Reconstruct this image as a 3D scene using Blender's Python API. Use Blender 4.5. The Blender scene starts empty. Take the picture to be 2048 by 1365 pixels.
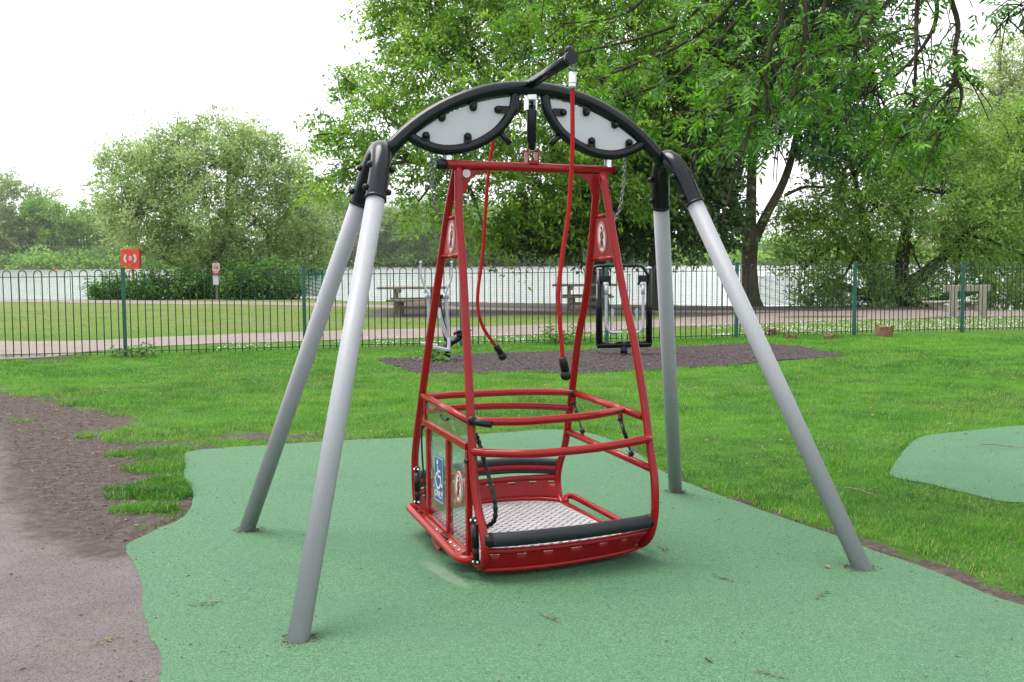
import bpy, bmesh, math, random
import numpy as np
from mathutils import Vector, Matrix, geometry

random.seed(7)
RNG = np.random.default_rng(11)
SC = bpy.context.scene
COL = SC.collection
R = math.radians
PI = math.pi

# ------------------------------------------------------------------ camera
TH, RO, HC = 0.0755, -0.006, 1.5
c_, s_ = math.cos(TH), math.sin(TH)
fwd = Vector((0, c_, -s_)); up0 = Vector((0, s_, c_)); rt0 = Vector((1, 0, 0))
rt = rt0 * math.cos(RO) + up0 * math.sin(RO)
upv = up0 * math.cos(RO) - rt0 * math.sin(RO)
cam_d = bpy.data.cameras.new('camera')
cam_d.sensor_width = 36.0; cam_d.lens = 2130 / 2048 * 36.0
cam_d.clip_start = 0.05; cam_d.clip_end = 2500
cam = bpy.data.objects.new('camera', cam_d); COL.objects.link(cam)
M3 = Matrix((rt, upv, -fwd)).transposed()
cam.matrix_world = Matrix.Translation((0, 0, HC)) @ M3.to_4x4()
SC.camera = cam

# ------------------------------------------------------------------ world, sun, exposure
SUN_EL, SUN_AZ = R(68), R(285)           # azimuth measured clockwise from +Y
world = bpy.data.worlds.new('World'); SC.world = world; world.use_nodes = True
wn = world.node_tree.nodes; wl = world.node_tree.links; wn.clear()
w_out = wn.new('ShaderNodeOutputWorld'); w_bg = wn.new('ShaderNodeBackground')
w_sky = wn.new('ShaderNodeTexSky'); w_sky.sky_type = 'NISHITA'; w_sky.sun_disc = False
w_sky.sun_elevation = SUN_EL; w_sky.sun_rotation = SUN_AZ
w_sky.air_density = 1.0; w_sky.dust_density = 3.0
w_hs = wn.new('ShaderNodeHueSaturation'); w_hs.inputs['Saturation'].default_value = 0.12
w_mx = wn.new('ShaderNodeMix'); w_mx.data_type = 'RGBA'
w_mx.inputs['Factor'].default_value = 0.75
w_mx.inputs['B'].default_value = (8.6, 8.8, 9.1, 1)      # even cloud cover
wl.new(w_sky.outputs[0], w_hs.inputs['Color']); wl.new(w_hs.outputs[0], w_mx.inputs['A'])
wl.new(w_mx.outputs['Result'], w_bg.inputs['Color'])
w_bg.inputs['Strength'].default_value = 0.095
wl.new(w_bg.outputs[0], w_out.inputs['Surface'])
sun_d = bpy.data.lights.new('sun', 'SUN'); sun_d.energy = 2.1; sun_d.angle = R(38); sun_d.color = (1.0, 0.96, 0.9)
sun = bpy.data.objects.new('sun', sun_d); COL.objects.link(sun)
sdir = Vector((math.sin(SUN_AZ) * math.cos(SUN_EL), math.cos(SUN_AZ) * math.cos(SUN_EL), math.sin(SUN_EL)))
sun.rotation_euler = sdir.to_track_quat('Z', 'Y').to_euler()
SC.view_settings.view_transform = 'Standard'; SC.view_settings.look = 'None'
SC.view_settings.gamma = 1.0; SC.view_settings.use_curve_mapping = False
SC.view_settings.exposure = 1.38

# ------------------------------------------------------------------ materials
MATS = {}
def new_mat(name):
    m = bpy.data.materials.new(name); m.use_nodes = True
    nt = m.node_tree; nt.nodes.clear()
    out = nt.nodes.new('ShaderNodeOutputMaterial')
    return m, nt, out

def noise(nt, scale, detail=3, rough=.55, coord=None, dist=0):
    n = nt.nodes.new('ShaderNodeTexNoise'); n.inputs['Scale'].default_value = scale
    n.inputs['Detail'].default_value = detail; n.inputs['Roughness'].default_value = rough
    n.inputs['Distortion'].default_value = dist
    if coord is not None: nt.links.new(coord, n.inputs['Vector'])
    return n.outputs['Fac']

def ramp(nt, fac, stops):
    r = nt.nodes.new('ShaderNodeValToRGB'); e = r.color_ramp.elements
    while len(e) < len(stops): e.new(.5)
    for k, (p, c) in enumerate(stops):
        e[k].position = p; e[k].color = (*c, 1) if len(c) == 3 else c
    nt.links.new(fac, r.inputs['Fac']); return r.outputs['Color']

def mixc(nt, fac, a, b):
    m = nt.nodes.new('ShaderNodeMix'); m.data_type = 'RGBA'
    for sock, v in (('Factor', fac), ('A', a), ('B', b)):
        if isinstance(v, (int, float)): m.inputs[sock].default_value = v
        elif isinstance(v, tuple): m.inputs[sock].default_value = (*v, 1)
        else: nt.links.new(v, m.inputs[sock])
    return m.outputs['Result']

def math_(nt, op, a, b=None, clamp=False):
    m = nt.nodes.new('ShaderNodeMath'); m.operation = op; m.use_clamp = clamp
    for i, v in enumerate((a, b)):
        if v is None: continue
        if isinstance(v, (int, float)): m.inputs[i].default_value = v
        else: nt.links.new(v, m.inputs[i])
    return m.outputs[0]

def smooth(nt, v, lo, hi):
    m = nt.nodes.new('ShaderNodeMapRange'); m.interpolation_type = 'SMOOTHSTEP'
    nt.links.new(v, m.inputs['Value']); m.inputs['From Min'].default_value = lo; m.inputs['From Max'].default_value = hi
    return m.outputs['Result']

def bump(nt, h, strength, dist=.01):
    b = nt.nodes.new('ShaderNodeBump'); b.inputs['Strength'].default_value = strength
    b.inputs['Distance'].default_value = dist
    nt.links.new(h, b.inputs['Height']); return b.outputs['Normal']

def pbsdf(nt, out, col, rough=.5, metal=0., spec=.5, nrm=None, coat=0.):
    p = nt.nodes.new('ShaderNodeBsdfPrincipled')
    for sock, v in (('Base Color', col), ('Roughness', rough), ('Metallic', metal), ('Specular IOR Level', spec), ('Coat Weight', coat)):
        if isinstance(v, (int, float)): p.inputs[sock].default_value = v
        elif isinstance(v, tuple): p.inputs[sock].default_value = (*v, 1)
        else: nt.links.new(v, p.inputs[sock])
    p.inputs['Coat Roughness'].default_value = .12
    if nrm is not None: nt.links.new(nrm, p.inputs['Normal'])
    if out is not None: nt.links.new(p.outputs[0], out.inputs['Surface'])
    return p

def objco(nt): return nt.nodes.new('ShaderNodeTexCoord').outputs['Object']
def attr(nt, name):
    a = nt.nodes.new('ShaderNodeAttribute'); a.attribute_name = name; return a.outputs['Fac']

def plain(name, c1, c2=None, rough=.5, metal=0., spec=.5, scale=14, bstr=.1, bscale=180, coat=0., dirt=None):
    m, nt, out = new_mat(name); co = objco(nt)
    c2 = c2 or tuple(x * .8 for x in c1)
    n = noise(nt, scale, 5, .6, co)
    col = ramp(nt, n, [(.35, c1), (.7, c2)])
    if dirt:
        d = smooth(nt, noise(nt, dirt[1], 6, .7, co), .60, .72)
        col = mixc(nt, math_(nt, 'MULTIPLY', d, dirt[2]), col, dirt[0])
    rg = nt.nodes.new('ShaderNodeMapRange'); nt.links.new(n, rg.inputs['Value'])
    rg.inputs['To Min'].default_value = max(rough - .07, .02); rg.inputs['To Max'].default_value = rough + .1
    nb = bump(nt, noise(nt, bscale, 3, .6, co), bstr, .002)
    pbsdf(nt, out, col, rg.outputs[0], metal, spec, nb, coat)
    MATS[name] = m; return m

M_RED = plain('red_powder_coat', (.225, .0052, .0066), (.195, .0044, .0058), .19, 0, .26, 8, .03, 240, 0., ((.10, .03, .025), 9, .4))
M_REDP = plain('red_sheet', (.215, .0052, .0066), (.18, .0044, .0056), .36, 0, .22, 5, .05, 120, .05, ((.11, .04, .03), 12, .4))
M_BLACK = plain('black_powder_coat', (.0035, .006, .009), (.003, .005, .0075), .20, 0, .27, 8, .05, 420, 0)
M_RUB = plain('black_plastic', (.0045, .0045, .005), (.007, .007, .007), .36, 0, .25, 20, .1, 200)
M_PAD = plain('black_foam_pad', (.010, .012, .016), (.016, .018, .022), .55, 0, .3, 6, .25, 90)
M_STEEL = plain('zinc_steel', (.62, .62, .63), (.45, .45, .46), .3, 1., .5, 40, .1, 200)
M_CHAIN = plain('chain_steel', (.22, .22, .23), (.14, .14, .145), .4, 1., .5, 60, .1, 200)
M_GREYP = plain('grey_painted_steel', (.33, .34, .38), (.28, .29, .33), .33, 0., .5, 12, .05, 200, .2)
M_PANEL = plain('pale_grey_panel', (.43, .44, .475), (.40, .41, .445), .45, 0, .3, 3, .03, 60)
M_WHITE = plain('white_print', (.52, .52, .52), (.49, .49, .49), .45, 0, .4, 9, .02, 60)
M_BLUE = plain('blue_print', (.022, .075, .20), (.026, .085, .22), .4, 0, .5, 9, .02, 60)
M_REDPR = plain('red_print', (.55, .05, .025), (.5, .045, .022), .45, 0, .4, 9, .02, 60)
M_INK = plain('black_print', (.015, .015, .02), (.02, .02, .025), .5, 0, .3, 9, .02, 60)
M_GREYINK = plain('grey_print', (.25, .26, .3), (.3, .3, .33), .5, 0, .3, 9, .02, 60)
M_ORANGE = plain('lifebuoy_plastic', (.72, .05, .022), (.66, .045, .02), .42, 0, .4, 4, .05, 40)
M_ORANGE2 = plain('lifebuoy_plastic_recess', (.45, .03, .018), (.42, .028, .016), .5, 0, .4, 4, .05, 40)
M_POSTR = plain('faded_red_post', (.36, .09, .07), (.30, .08, .06), .6, 0, .3, 10, .1, 60)
M_FPOST = plain('green_post_paint', (.003, .075, .055), (.004, .06, .045), .4, 0, .5, 9, .05, 100)
M_FBAR = plain('dark_green_bar_paint', (.004, .030, .022), (.004, .022, .017), .45, 0, .4, 9, .05, 100)
M_NET = plain('green_plastic_mesh', (.01, .22, .12), (.01, .17, .09), .5, 0, .4, 9, .05, 100)
M_SKID = plain('worn_red_skid', (.22, .03, .02), (.12, .04, .025), .55, 0, .4, 14, .1, 100)

# galvanised / satin aluminium legs: drawn-metal streaks along the pipe
def mk_leg():
    m, nt, out = new_mat('satin_grey_tube'); co = objco(nt)
    mp = nt.nodes.new('ShaderNodeMapping'); nt.links.new(co, mp.inputs[0]); mp.inputs['Scale'].default_value = (22, 22, .5)
    n = noise(nt, 4, 4, .6, mp.outputs[0])
    col = ramp(nt, n, [(.3, (.245, .253, .275)), (.7, (.27, .278, .30))])
    sp = smooth(nt, noise(nt, 22, 6, .75, co), .66, .72)
    col = mixc(nt, math_(nt, 'MULTIPLY', sp, .35), col, (.10, .095, .09))
    pbsdf(nt, out, col, .46, 0, .22, bump(nt, noise(nt, 300, 2, .5, co), .06, .001), 0)
    return m
M_LEG = mk_leg()

def mk_wood(name, c1, c2):
    m, nt, out = new_mat(name); co = objco(nt)
    mp = nt.nodes.new('ShaderNodeMapping'); nt.links.new(co, mp.inputs[0]); mp.inputs['Scale'].default_value = (2, 22, 22)
    n = noise(nt, 3, 6, .65, mp.outputs[0], 1.5)
    col = ramp(nt, n, [(.25, c1), (.75, c2)])
    pbsdf(nt, out, col, .85, 0, .2, bump(nt, n, .5, .01)); return m
M_WOOD = mk_wood('weathered_timber', (.10, .085, .06), (.21, .185, .145))
M_WOOD2 = mk_wood('pale_weathered_timber', (.19, .18, .14), (.33, .31, .26))
M_CUT = mk_wood('split_log', (.05, .03, .016), (.24, .15, .075))

def mk_bark(name, c1, c2, sc=7):
    m, nt, out = new_mat(name); co = objco(nt)
    mp = nt.nodes.new('ShaderNodeMapping'); nt.links.new(co, mp.inputs[0]); mp.inputs['Scale'].default_value = (1, 1, .22)
    n = noise(nt, sc, 7, .7, mp.outputs[0], .6)
    n2 = noise(nt, 1.3, 3, .6, co)
    col = mixc(nt, smooth(nt, n2, .45, .7), ramp(nt, n, [(.3, c1), (.7, c2)]), tuple(a * .7 + b for a, b in zip(c1, (.01, .025, .0))))
    pbsdf(nt, out, col, .95, 0, .15, bump(nt, n, .9, .03)); return m
M_BARK = mk_bark('grey_brown_bark', (.035, .028, .02), (.12, .10, .075))
M_BARKD = mk_bark('dark_bark', (.02, .016, .012), (.06, .048, .036), 12)
M_BARKP = mk_bark('pale_willow_bark', (.08, .07, .05), (.2, .18, .14), 10)

def mk_leafmat(name, stops, transl=.35, rough=.45, spec=.35):
    """leaf colour by each leaf's own tint; light passes through the blade"""
    m, nt, out = new_mat(name)
    col = ramp(nt, attr(nt, 'tint'), stops)
    p = pbsdf(nt, None, col, rough, 0, spec)
    t = nt.nodes.new('ShaderNodeBsdfTranslucent')
    hs = nt.nodes.new('ShaderNodeHueSaturation'); hs.inputs['Value'].default_value = 1.25; hs.inputs['Hue'].default_value = .49
    hs.inputs['Saturation'].default_value = 1.08
    nt.links.new(col, hs.inputs['Color']); nt.links.new(hs.outputs[0], t.inputs['Color'])
    mx = nt.nodes.new('ShaderNodeMixShader'); mx.inputs[0].default_value = transl
    nt.links.new(p.outputs[0], mx.inputs[1]); nt.links.new(t.outputs[0], mx.inputs[2])
    nt.links.new(mx.outputs[0], out.inputs['Surface']); return m
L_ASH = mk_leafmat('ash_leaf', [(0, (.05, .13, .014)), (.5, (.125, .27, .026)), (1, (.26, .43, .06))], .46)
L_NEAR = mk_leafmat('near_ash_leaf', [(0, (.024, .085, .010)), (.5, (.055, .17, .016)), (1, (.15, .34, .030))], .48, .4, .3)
L_DARK = mk_leafmat('dark_maple_leaf', [(0, (.022, .058, .013)), (.5, (.038, .092, .018)), (1, (.07, .145, .026))], .28)
L_BLUE = mk_leafmat('blue_green_leaf', [(0, (.025, .08, .026)), (.5, (.045, .13, .04)), (1, (.11, .24, .04))], .34)
L_WIL = mk_leafmat('grey_willow_leaf', [(0, (.12, .205, .06)), (.5, (.245, .355, .13)), (1, (.40, .50, .25))], .48, .6, .15)
L_WIL2 = mk_leafmat('green_willow_leaf', [(0, (.08, .17, .028)), (.5, (.17, .32, .055)), (1, (.28, .44, .10))], .45, .5, .3)
L_PALE = mk_leafmat('pale_poplar_leaf', [(0, (.17, .24, .085)), (.5, (.28, .37, .14)), (1, (.38, .47, .21))], .45, .5, .3)
L_FAR1 = mk_leafmat('far_green_leaf', [(0, (.09, .19, .035)), (.5, (.17, .32, .06)), (1, (.27, .42, .11))], .36, .6, .15)
L_FAR2 = mk_leafmat('far_grey_leaf', [(0, (.13, .20, .075)), (.5, (.23, .32, .12)), (1, (.33, .42, .19))], .36, .6, .15)
L_NET = mk_leafmat('nettle_leaf', [(0, (.035, .10, .018)), (.5, (.075, .19, .032)), (1, (.15, .29, .06))], .4, .5, .2)
L_GRASS = mk_leafmat('grass_blade', [(0, (.024, .10, .010)), (.45, (.054, .19, .014)), (.85, (.112, .295, .026)), (1, (.26, .28, .09))], .42, .5, .25)

# ------------------------------------------------------------------ mesh helpers
def link(o, parent=None):
    COL.objects.link(o)
    if parent is not None: o.parent = parent
    return o

def tag(o, label=None, cat=None, group=None, kind=None):
    if label: o['label'] = label
    if cat: o['category'] = cat
    if group: o['group'] = group
    if kind: o['kind'] = kind
    return o

def empty(name, loc, rz, label, cat, group=None):
    o = bpy.data.objects.new(name, None); o.empty_display_size = .1
    o.location = loc; o.rotation_euler = (0, 0, rz); link(o)
    return tag(o, label, cat, group)

class MB:
    """collects pieces of one mesh"""
    def __init__(s): s.v = []; s.f = []; s.sm = []
    def add(s, V, F, smooth=False):
        b = len(s.v); s.v += [tuple(p) for p in V]; s.f += [tuple(i + b for i in f) for f in F]; s.sm += [smooth] * len(F); return s
    def box(s, c, size, M=None, bev=0.):
        x, y, z = (d / 2 for d in size); b = min(bev, x * .9, y * .9, z * .9)
        if b <= 0:
            V = [(-x, -y, -z), (x, -y, -z), (x, y, -z), (-x, y, -z), (-x, -y, z), (x, -y, z), (x, y, z), (-x, y, z)]
            F = [(0, 3, 2, 1), (4, 5, 6, 7), (0, 1, 5, 4), (1, 2, 6, 5), (2, 3, 7, 6), (3, 0, 4, 7)]
        else:
            bm = bmesh.new(); bmesh.ops.create_cube(bm, size=1)
            for v in bm.verts: v.co = Vector((v.co.x * 2 * x, v.co.y * 2 * y, v.co.z * 2 * z))
            bmesh.ops.bevel(bm, geom=bm.edges[:], offset=b, segments=2, profile=.5, affect='EDGES')
            bm.verts.index_update(); V = [v.co.copy() for v in bm.verts]; F = [tuple(v.index for v in f.verts) for f in bm.faces]; bm.free()
        M = M or Matrix.Identity(3)
        return s.add([Vector(c) + M @ Vector(v) for v in V], F)
    def tube(s, pts, r, seg=10, res=6, cap=True, curve=True, rs=None, closed=False):
        P = [Vector(p) for p in pts]
        if curve and len(P) > 2:
            Q, RR = [], []
            rr = rs or [r] * len(P)
            for i in range(len(P) - 1):
                p0, p1, p2, p3 = P[max(i - 1, 0)], P[i], P[i + 1], P[min(i + 2, len(P) - 1)]
                for k in range(res):
                    t = k / res
                    Q.append(.5 * ((2 * p1) + (p2 - p0) * t + (2 * p0 - 5 * p1 + 4 * p2 - p3) * t * t + (3 * p1 - p0 - 3 * p2 + p3) * t ** 3))
                    RR.append(rr[i] * (1 - t) + rr[i + 1] * t)
            Q.append(P[-1]); RR.append(rr[-1]); P = Q
        else: RR = rs or [r] * len(P)
        V, F = [], []
        T = (P[1] - P[0]).normalized()
        n = T.orthogonal().normalized()
        for i, p in enumerate(P):
            t = (P[min(i + 1, len(P) - 1)] - P[max(i - 1, 0)])
            t = t.normalized() if t.length > 1e-9 else T
            n = (n - t * n.dot(t)); n = n.normalized() if n.length > 1e-6 else t.orthogonal().normalized()
            b = t.cross(n); T = t
            # mitre: widen at sharp corners
            for k in range(seg):
                a = 2 * PI * k / seg
                V.append(p + (n * math.cos(a) + b * math.sin(a)) * RR[i])
        for i in range(len(P) - 1):
            for k in range(seg):
                F.append((i * seg + k, i * seg + (k + 1) % seg, (i + 1) * seg + (k + 1) % seg, (i + 1) * seg + k))
        s.add(V, F, True)
        if cap:
            m = len(P) - 1
            s.f += []
            b0 = len(s.v) - len(V)
            s.f.append(tuple(b0 + k for k in range(seg))[::-1]); s.sm.append(False)
            s.f.append(tuple(b0 + m * seg + k for k in range(seg))); s.sm.append(False)
        return s
    def ball(s, c, r, seg=12, rings=7, sc=(1, 1, 1), M=None):
        V = [Vector((0, 0, r))]; F = []
        for i in range(1, rings):
            a = PI * i / rings
            for k in range(seg):
                b = 2 * PI * k / seg; V.append(Vector((r * math.sin(a) * math.cos(b), r * math.sin(a) * math.sin(b), r * math.cos(a))))
        V.append(Vector((0, 0, -r)))
        for k in range(seg): F.append((0, 1 + k, 1 + (k + 1) % seg))
        for i in range(rings - 2):
            for k in range(seg):
                a = 1 + i * seg; F.append((a + k, a + seg + k, a + seg + (k + 1) % seg, a + (k + 1) % seg))
        e = len(V) - 1; a = 1 + (rings - 2) * seg
        for k in range(seg): F.append((e, a + (k + 1) % seg, a + k))
        M = M or Matrix.Identity(3)
        return s.add([Vector(c) + M @ Vector((v.x * sc[0], v.y * sc[1], v.z * sc[2])) for v in V], F, True)
    def dome(s, c, d, r, h, seg=12):
        """bolt cap: short shaft with rounded end along direction d"""
        d = Vector(d).normalized(); c = Vector(c)
        pts = [c, c + d * h * .45, c + d * h * .75, c + d * h * .93, c + d * h]
        return s.tube(pts, r, seg, 1, True, False, rs=[r, r, r * .86, r * .55, r * .12])
    def prism(s, poly, o, X, Y, N, d):
        """flat plate: 2-D outline poly in axes X,Y from o, thickness d along N (centred)"""
        o, X, Y, N = Vector(o), Vector(X), Vector(Y), Vector(N)
        n = len(poly); A = [o + X * p[0] + Y * p[1] - N * d / 2 for p in poly]; B = [a + N * d for a in A]
        tri = geometry.tessellate_polygon([[Vector((p[0], p[1], 0)) for p in poly]])
        F = [tuple(t)[::-1] for t in tri] + [tuple(i + n for i in t) for t in tri] + [(i, (i + 1) % n, n + (i + 1) % n, n + i) for i in range(n)]
        return s.add(A + B, F)
    def build(s, name, mat, parent=None, kind=None, label=None):
        me = bpy.data.meshes.new(name); me.from_pydata(s.v, [], s.f); me.update()
        bm = bmesh.new(); bm.from_mesh(me); bmesh.ops.recalc_face_normals(bm, faces=bm.faces[:]); bm.to_mesh(me); bm.free()
        me.polygons.foreach_set('use_smooth', s.sm)
        me.materials.append(mat)
        o = bpy.data.objects.new(name, me); link(o, parent)
        if kind: o['kind'] = kind
        if label: o['label'] = label
        return o

def T(name, mat, parent, pts, r, **k):
    return MB().tube(pts, r, **k).build(name, mat, parent)

def np_mesh(name, V, F, mat, parent=None, tint=None, extra=None, smooth=False):
    """fast mesh: V (N,3); F (M,k) with equal k"""
    V = np.asarray(V, np.float32); F = np.asarray(F, np.int32)
    me = bpy.data.meshes.new(name); k = F.shape[1]
    me.vertices.add(len(V)); me.vertices.foreach_set('co', V.ravel())
    me.loops.add(F.size); me.loops.foreach_set('vertex_index', F.ravel())
    me.polygons.add(len(F)); me.polygons.foreach_set('loop_start', np.arange(0, F.size, k, dtype=np.int32))
    try: me.polygons.foreach_set('loop_total', np.full(len(F), k, np.int32))
    except Exception: pass
    me.update(calc_edges=True)
    if smooth: me.polygons.foreach_set('use_smooth', np.ones(len(F), bool))
    for nm, a in ([('tint', tint)] if tint is not None else []) + list((extra or {}).items()):
        at = me.attributes.new(nm, 'FLOAT', 'POINT'); at.data.foreach_set('value', np.asarray(a, np.float32))
    if mat: me.materials.append(mat)
    o = bpy.data.objects.new(name, me); link(o, parent); return o

# value noise in numpy for scatter masks
_P = np.random.default_rng(5).random((64, 64))
def vnoise(x, y, sc):
    x = np.asarray(x) * sc + 100.3; y = np.asarray(y) * sc + 57.1
    xi = np.floor(x).astype(int); yi = np.floor(y).astype(int); fx = x - xi; fy = y - yi
    fx = fx * fx * (3 - 2 * fx); fy = fy * fy * (3 - 2 * fy)
    g = lambda a, b: _P[a % 64, b % 64]
    return (g(xi, yi) * (1 - fx) + g(xi + 1, yi) * fx) * (1 - fy) + (g(xi, yi + 1) * (1 - fx) + g(xi + 1, yi + 1) * fx) * fy
def fbm(x, y, sc): return .55 * vnoise(x, y, sc) + .3 * vnoise(x, y, sc * 2.3) + .15 * vnoise(x, y, sc * 5.1)

def inside(px, py, poly):
    px = np.asarray(px); py = np.asarray(py); c = np.zeros(px.shape, bool); n = len(poly)
    for i in range(n):
        x0, y0 = poly[i]; x1, y1 = poly[(i + 1) % n]
        if y0 == y1: continue
        k = ((y0 > py) != (y1 > py)) & (px < (x1 - x0) * (py - y0) / (y1 - y0) + x0); c ^= k
    return c
def edge_dist(px, py, poly, closed=True):
    d = np.full(np.shape(px), 1e9); n = len(poly)
    for i in range(n if closed else n - 1):
        x0, y0 = poly[i]; x1, y1 = poly[(i + 1) % n]; dx, dy = x1 - x0, y1 - y0; L = dx * dx + dy * dy + 1e-12
        t = np.clip(((px - x0) * dx + (py - y0) * dy) / L, 0, 1)
        d = np.minimum(d, np.hypot(px - x0 - t * dx, py - y0 - t * dy))
    return d
def refine(poly, step=.12, jit=.02, sharp=False):
    """closed outline: rounded (Catmull-Rom) and roughened"""
    out = []; n = len(poly)
    for i in range(n):
        p0, p1, p2, p3 = (np.array(poly[(i + j) % n], float) for j in (-1, 0, 1, 2))
        m = max(2, min(40, int(np.linalg.norm(p2 - p1) / step)))
        for k in range(m):
            t = k / m
            q = p1 * (1 - t) + p2 * t if sharp else .5 * (2 * p1 + (p2 - p0) * t + (2 * p0 - 5 * p1 + 4 * p2 - p3) * t * t + (3 * p1 - p0 - 3 * p2 + p3) * t ** 3)
            out.append((q[0] + (float(fbm(q[0] + 9, q[1], 3.1)) - .5) * jit * 4, q[1] + (float(fbm(q[0], q[1] + 31, 3.1)) - .5) * jit * 4))
    return out

# ------------------------------------------------------------------ layout outlines (metres)
RUBBER = [(-1.28, 3.71), (-1.47, 4.2), (-1.65, 4.65), (-1.78, 4.95), (-2.03, 5.5), (-2.06, 5.63), (-2.0, 5.94), (-1.94, 6.19), (-2.07, 6.8),
          (-2.26, 7.28), (-2.44, 7.83), (-2.56, 8.33), (-2.35, 8.48), (-1.91, 8.65), (-1.36, 8.85), (-.7, 8.97), (-.11, 9.16), (.38, 9.33), (.71, 9.03),
          (.93, 8.34), (1.02, 7.6), (1.15, 7.1), (1.36, 6.56), (1.51, 6.17), (1.62, 5.93), (1.77, 5.6), (1.85, 5.35), (1.98, 5.08), (2.04, 4.88), (2.1, 4.62),
          (2.19, 4.47), (2.6, 3.6), (2.9, 2.2), (2.9, 0), (2.2, -2.5), (-.6, -2.5), (-1.0, 0), (-1.1, 2.2)]
PATCH = [(4.57, 9.43), (4.25, 9.3), (3.66, 9.02), (3.37, 8.78), (3.02, 8.16), (2.69, 7.48), (2.61, 7.22), (2.75, 7.02), (2.87, 6.74), (3.01, 6.48), (3.13, 6.43),
         (3.6, 6.1), (4.6, 5.9), (6, 6.3), (6.6, 7.6), (6.3, 9), (5.4, 9.5)]
MULCH = [(-2.08, 16.45), (-1.74, 16.51), (-.99, 16.99), (-.2, 17.3), (.63, 17.53), (1.49, 17.8), (2.4, 18.2), (3.35, 18.6), (4.28, 18.75), (4.95, 18.1), (5.15, 16.5), (4.69, 16.17),
         (3.99, 15.81), (3.27, 15.23), (2.62, 14.77), (1.74, 14.42), (.9, 14.08), (.24, 14.18), (-.49, 13.97), (-1.16, 14.13), (-1.57, 14.88), (-1.89, 15.79)]
DIRT = [(-7.5, 12.2), (-5.9, 11.6), (-5.1, 10.5), (-4.4, 9.5), (-3.7, 8.1), (-3.0, 6.9), (-2.45, 6.1), (-2.2, 5.75), (-1.9, 5.6), (-1.65, 5.0), (-1.5, 4.5), (-1.25, 3.9), (-1.0, 3.2), (-.9, 1.8), (-.8, 0), (-.4, -2.5),
        (-4, -3), (-9, -1), (-10, 6), (-9, 11)]
SOIL = [(-6.2, 12.6), (-5.3, 11.9), (-4.6, 11.3), (-4.1, 10.9), (-3.6, 9.9), (-3.1, 9.4), (-2.75, 8.9), (-2.45, 8.5), (-2.5, 8.3), (-2.2, 7.2), (-2.0, 6.6), (-1.9, 6.1), (-2.1, 5.5),
        (-2.6, 6.0), (-3.3, 7.2), (-4.2, 9), (-5.2, 10.6), (-6.2, 11.7)]
PATHM = [(-16, 21.0), (-9.91, 20.55), (-8.01, 20.66), (-6.39, 21.76), (-4.52, 22.66), (-2.45, 23.29), (-.27, 24.33), (2.13, 25.66), (4.61, 27.3), (7.22, 29.2), (10.5, 30.4), (14, 30.0), (19, 29.4),
         (19, 27.9), (13.66, 27.3), (9.55, 26.17), (6.82, 25.17), (3.6, 23.59), (1.84, 22.25), (-.24, 21.24), (-2.17, 20.58), (-4.01, 20.09), (-5.69, 19.38), (-7.0, 18.2), (-7.4, 17.1), (-9, 16.2), (-16, 15.5)]
PATHL = [(-26, 45.9), (-21.2, 44.2), (-15.3, 42.2), (-7.8, 39.0), (-3.8, 35.9), (-.4, 33.5), (4, 31.4), (8, 30.5), (8, 29.7), (3, 30.2), (-.5, 31.7), (-4, 33.9), (-7.2, 36.4), (-14.2, 39.1), (-19.9, 41.4), (-26, 43.2)]
SHORE = [(-60, 52), (-40, 49), (-21.8, 45.6), (-17.3, 45.0), (-12, 46.5), (-8, 44.5), (-6.35, 41.9), (-2.33, 40.1), (1.37, 38.1), (5.38, 36.2), (8.29, 35.0), (12.1, 34.9), (14.7, 31.6), (20, 29.9), (45, 26)]
def shore_y(x): return np.interp(x, [p[0] for p in SHORE], [p[1] for p in SHORE])
WATER_Z = -.32

def ground_z(x, y):
    x = np.asarray(x, float); y = np.asarray(y, float)
    d = y - shore_y(x)
    z = (fbm(x, y, .35) - .5) * .05 * np.clip((y - 9) / 5, 0, 1)
    z = np.where(d > -.9, z - np.clip((d + .9) / 1.6, 0, 1) ** 1.5 * 1.2, z)
    return z

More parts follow.
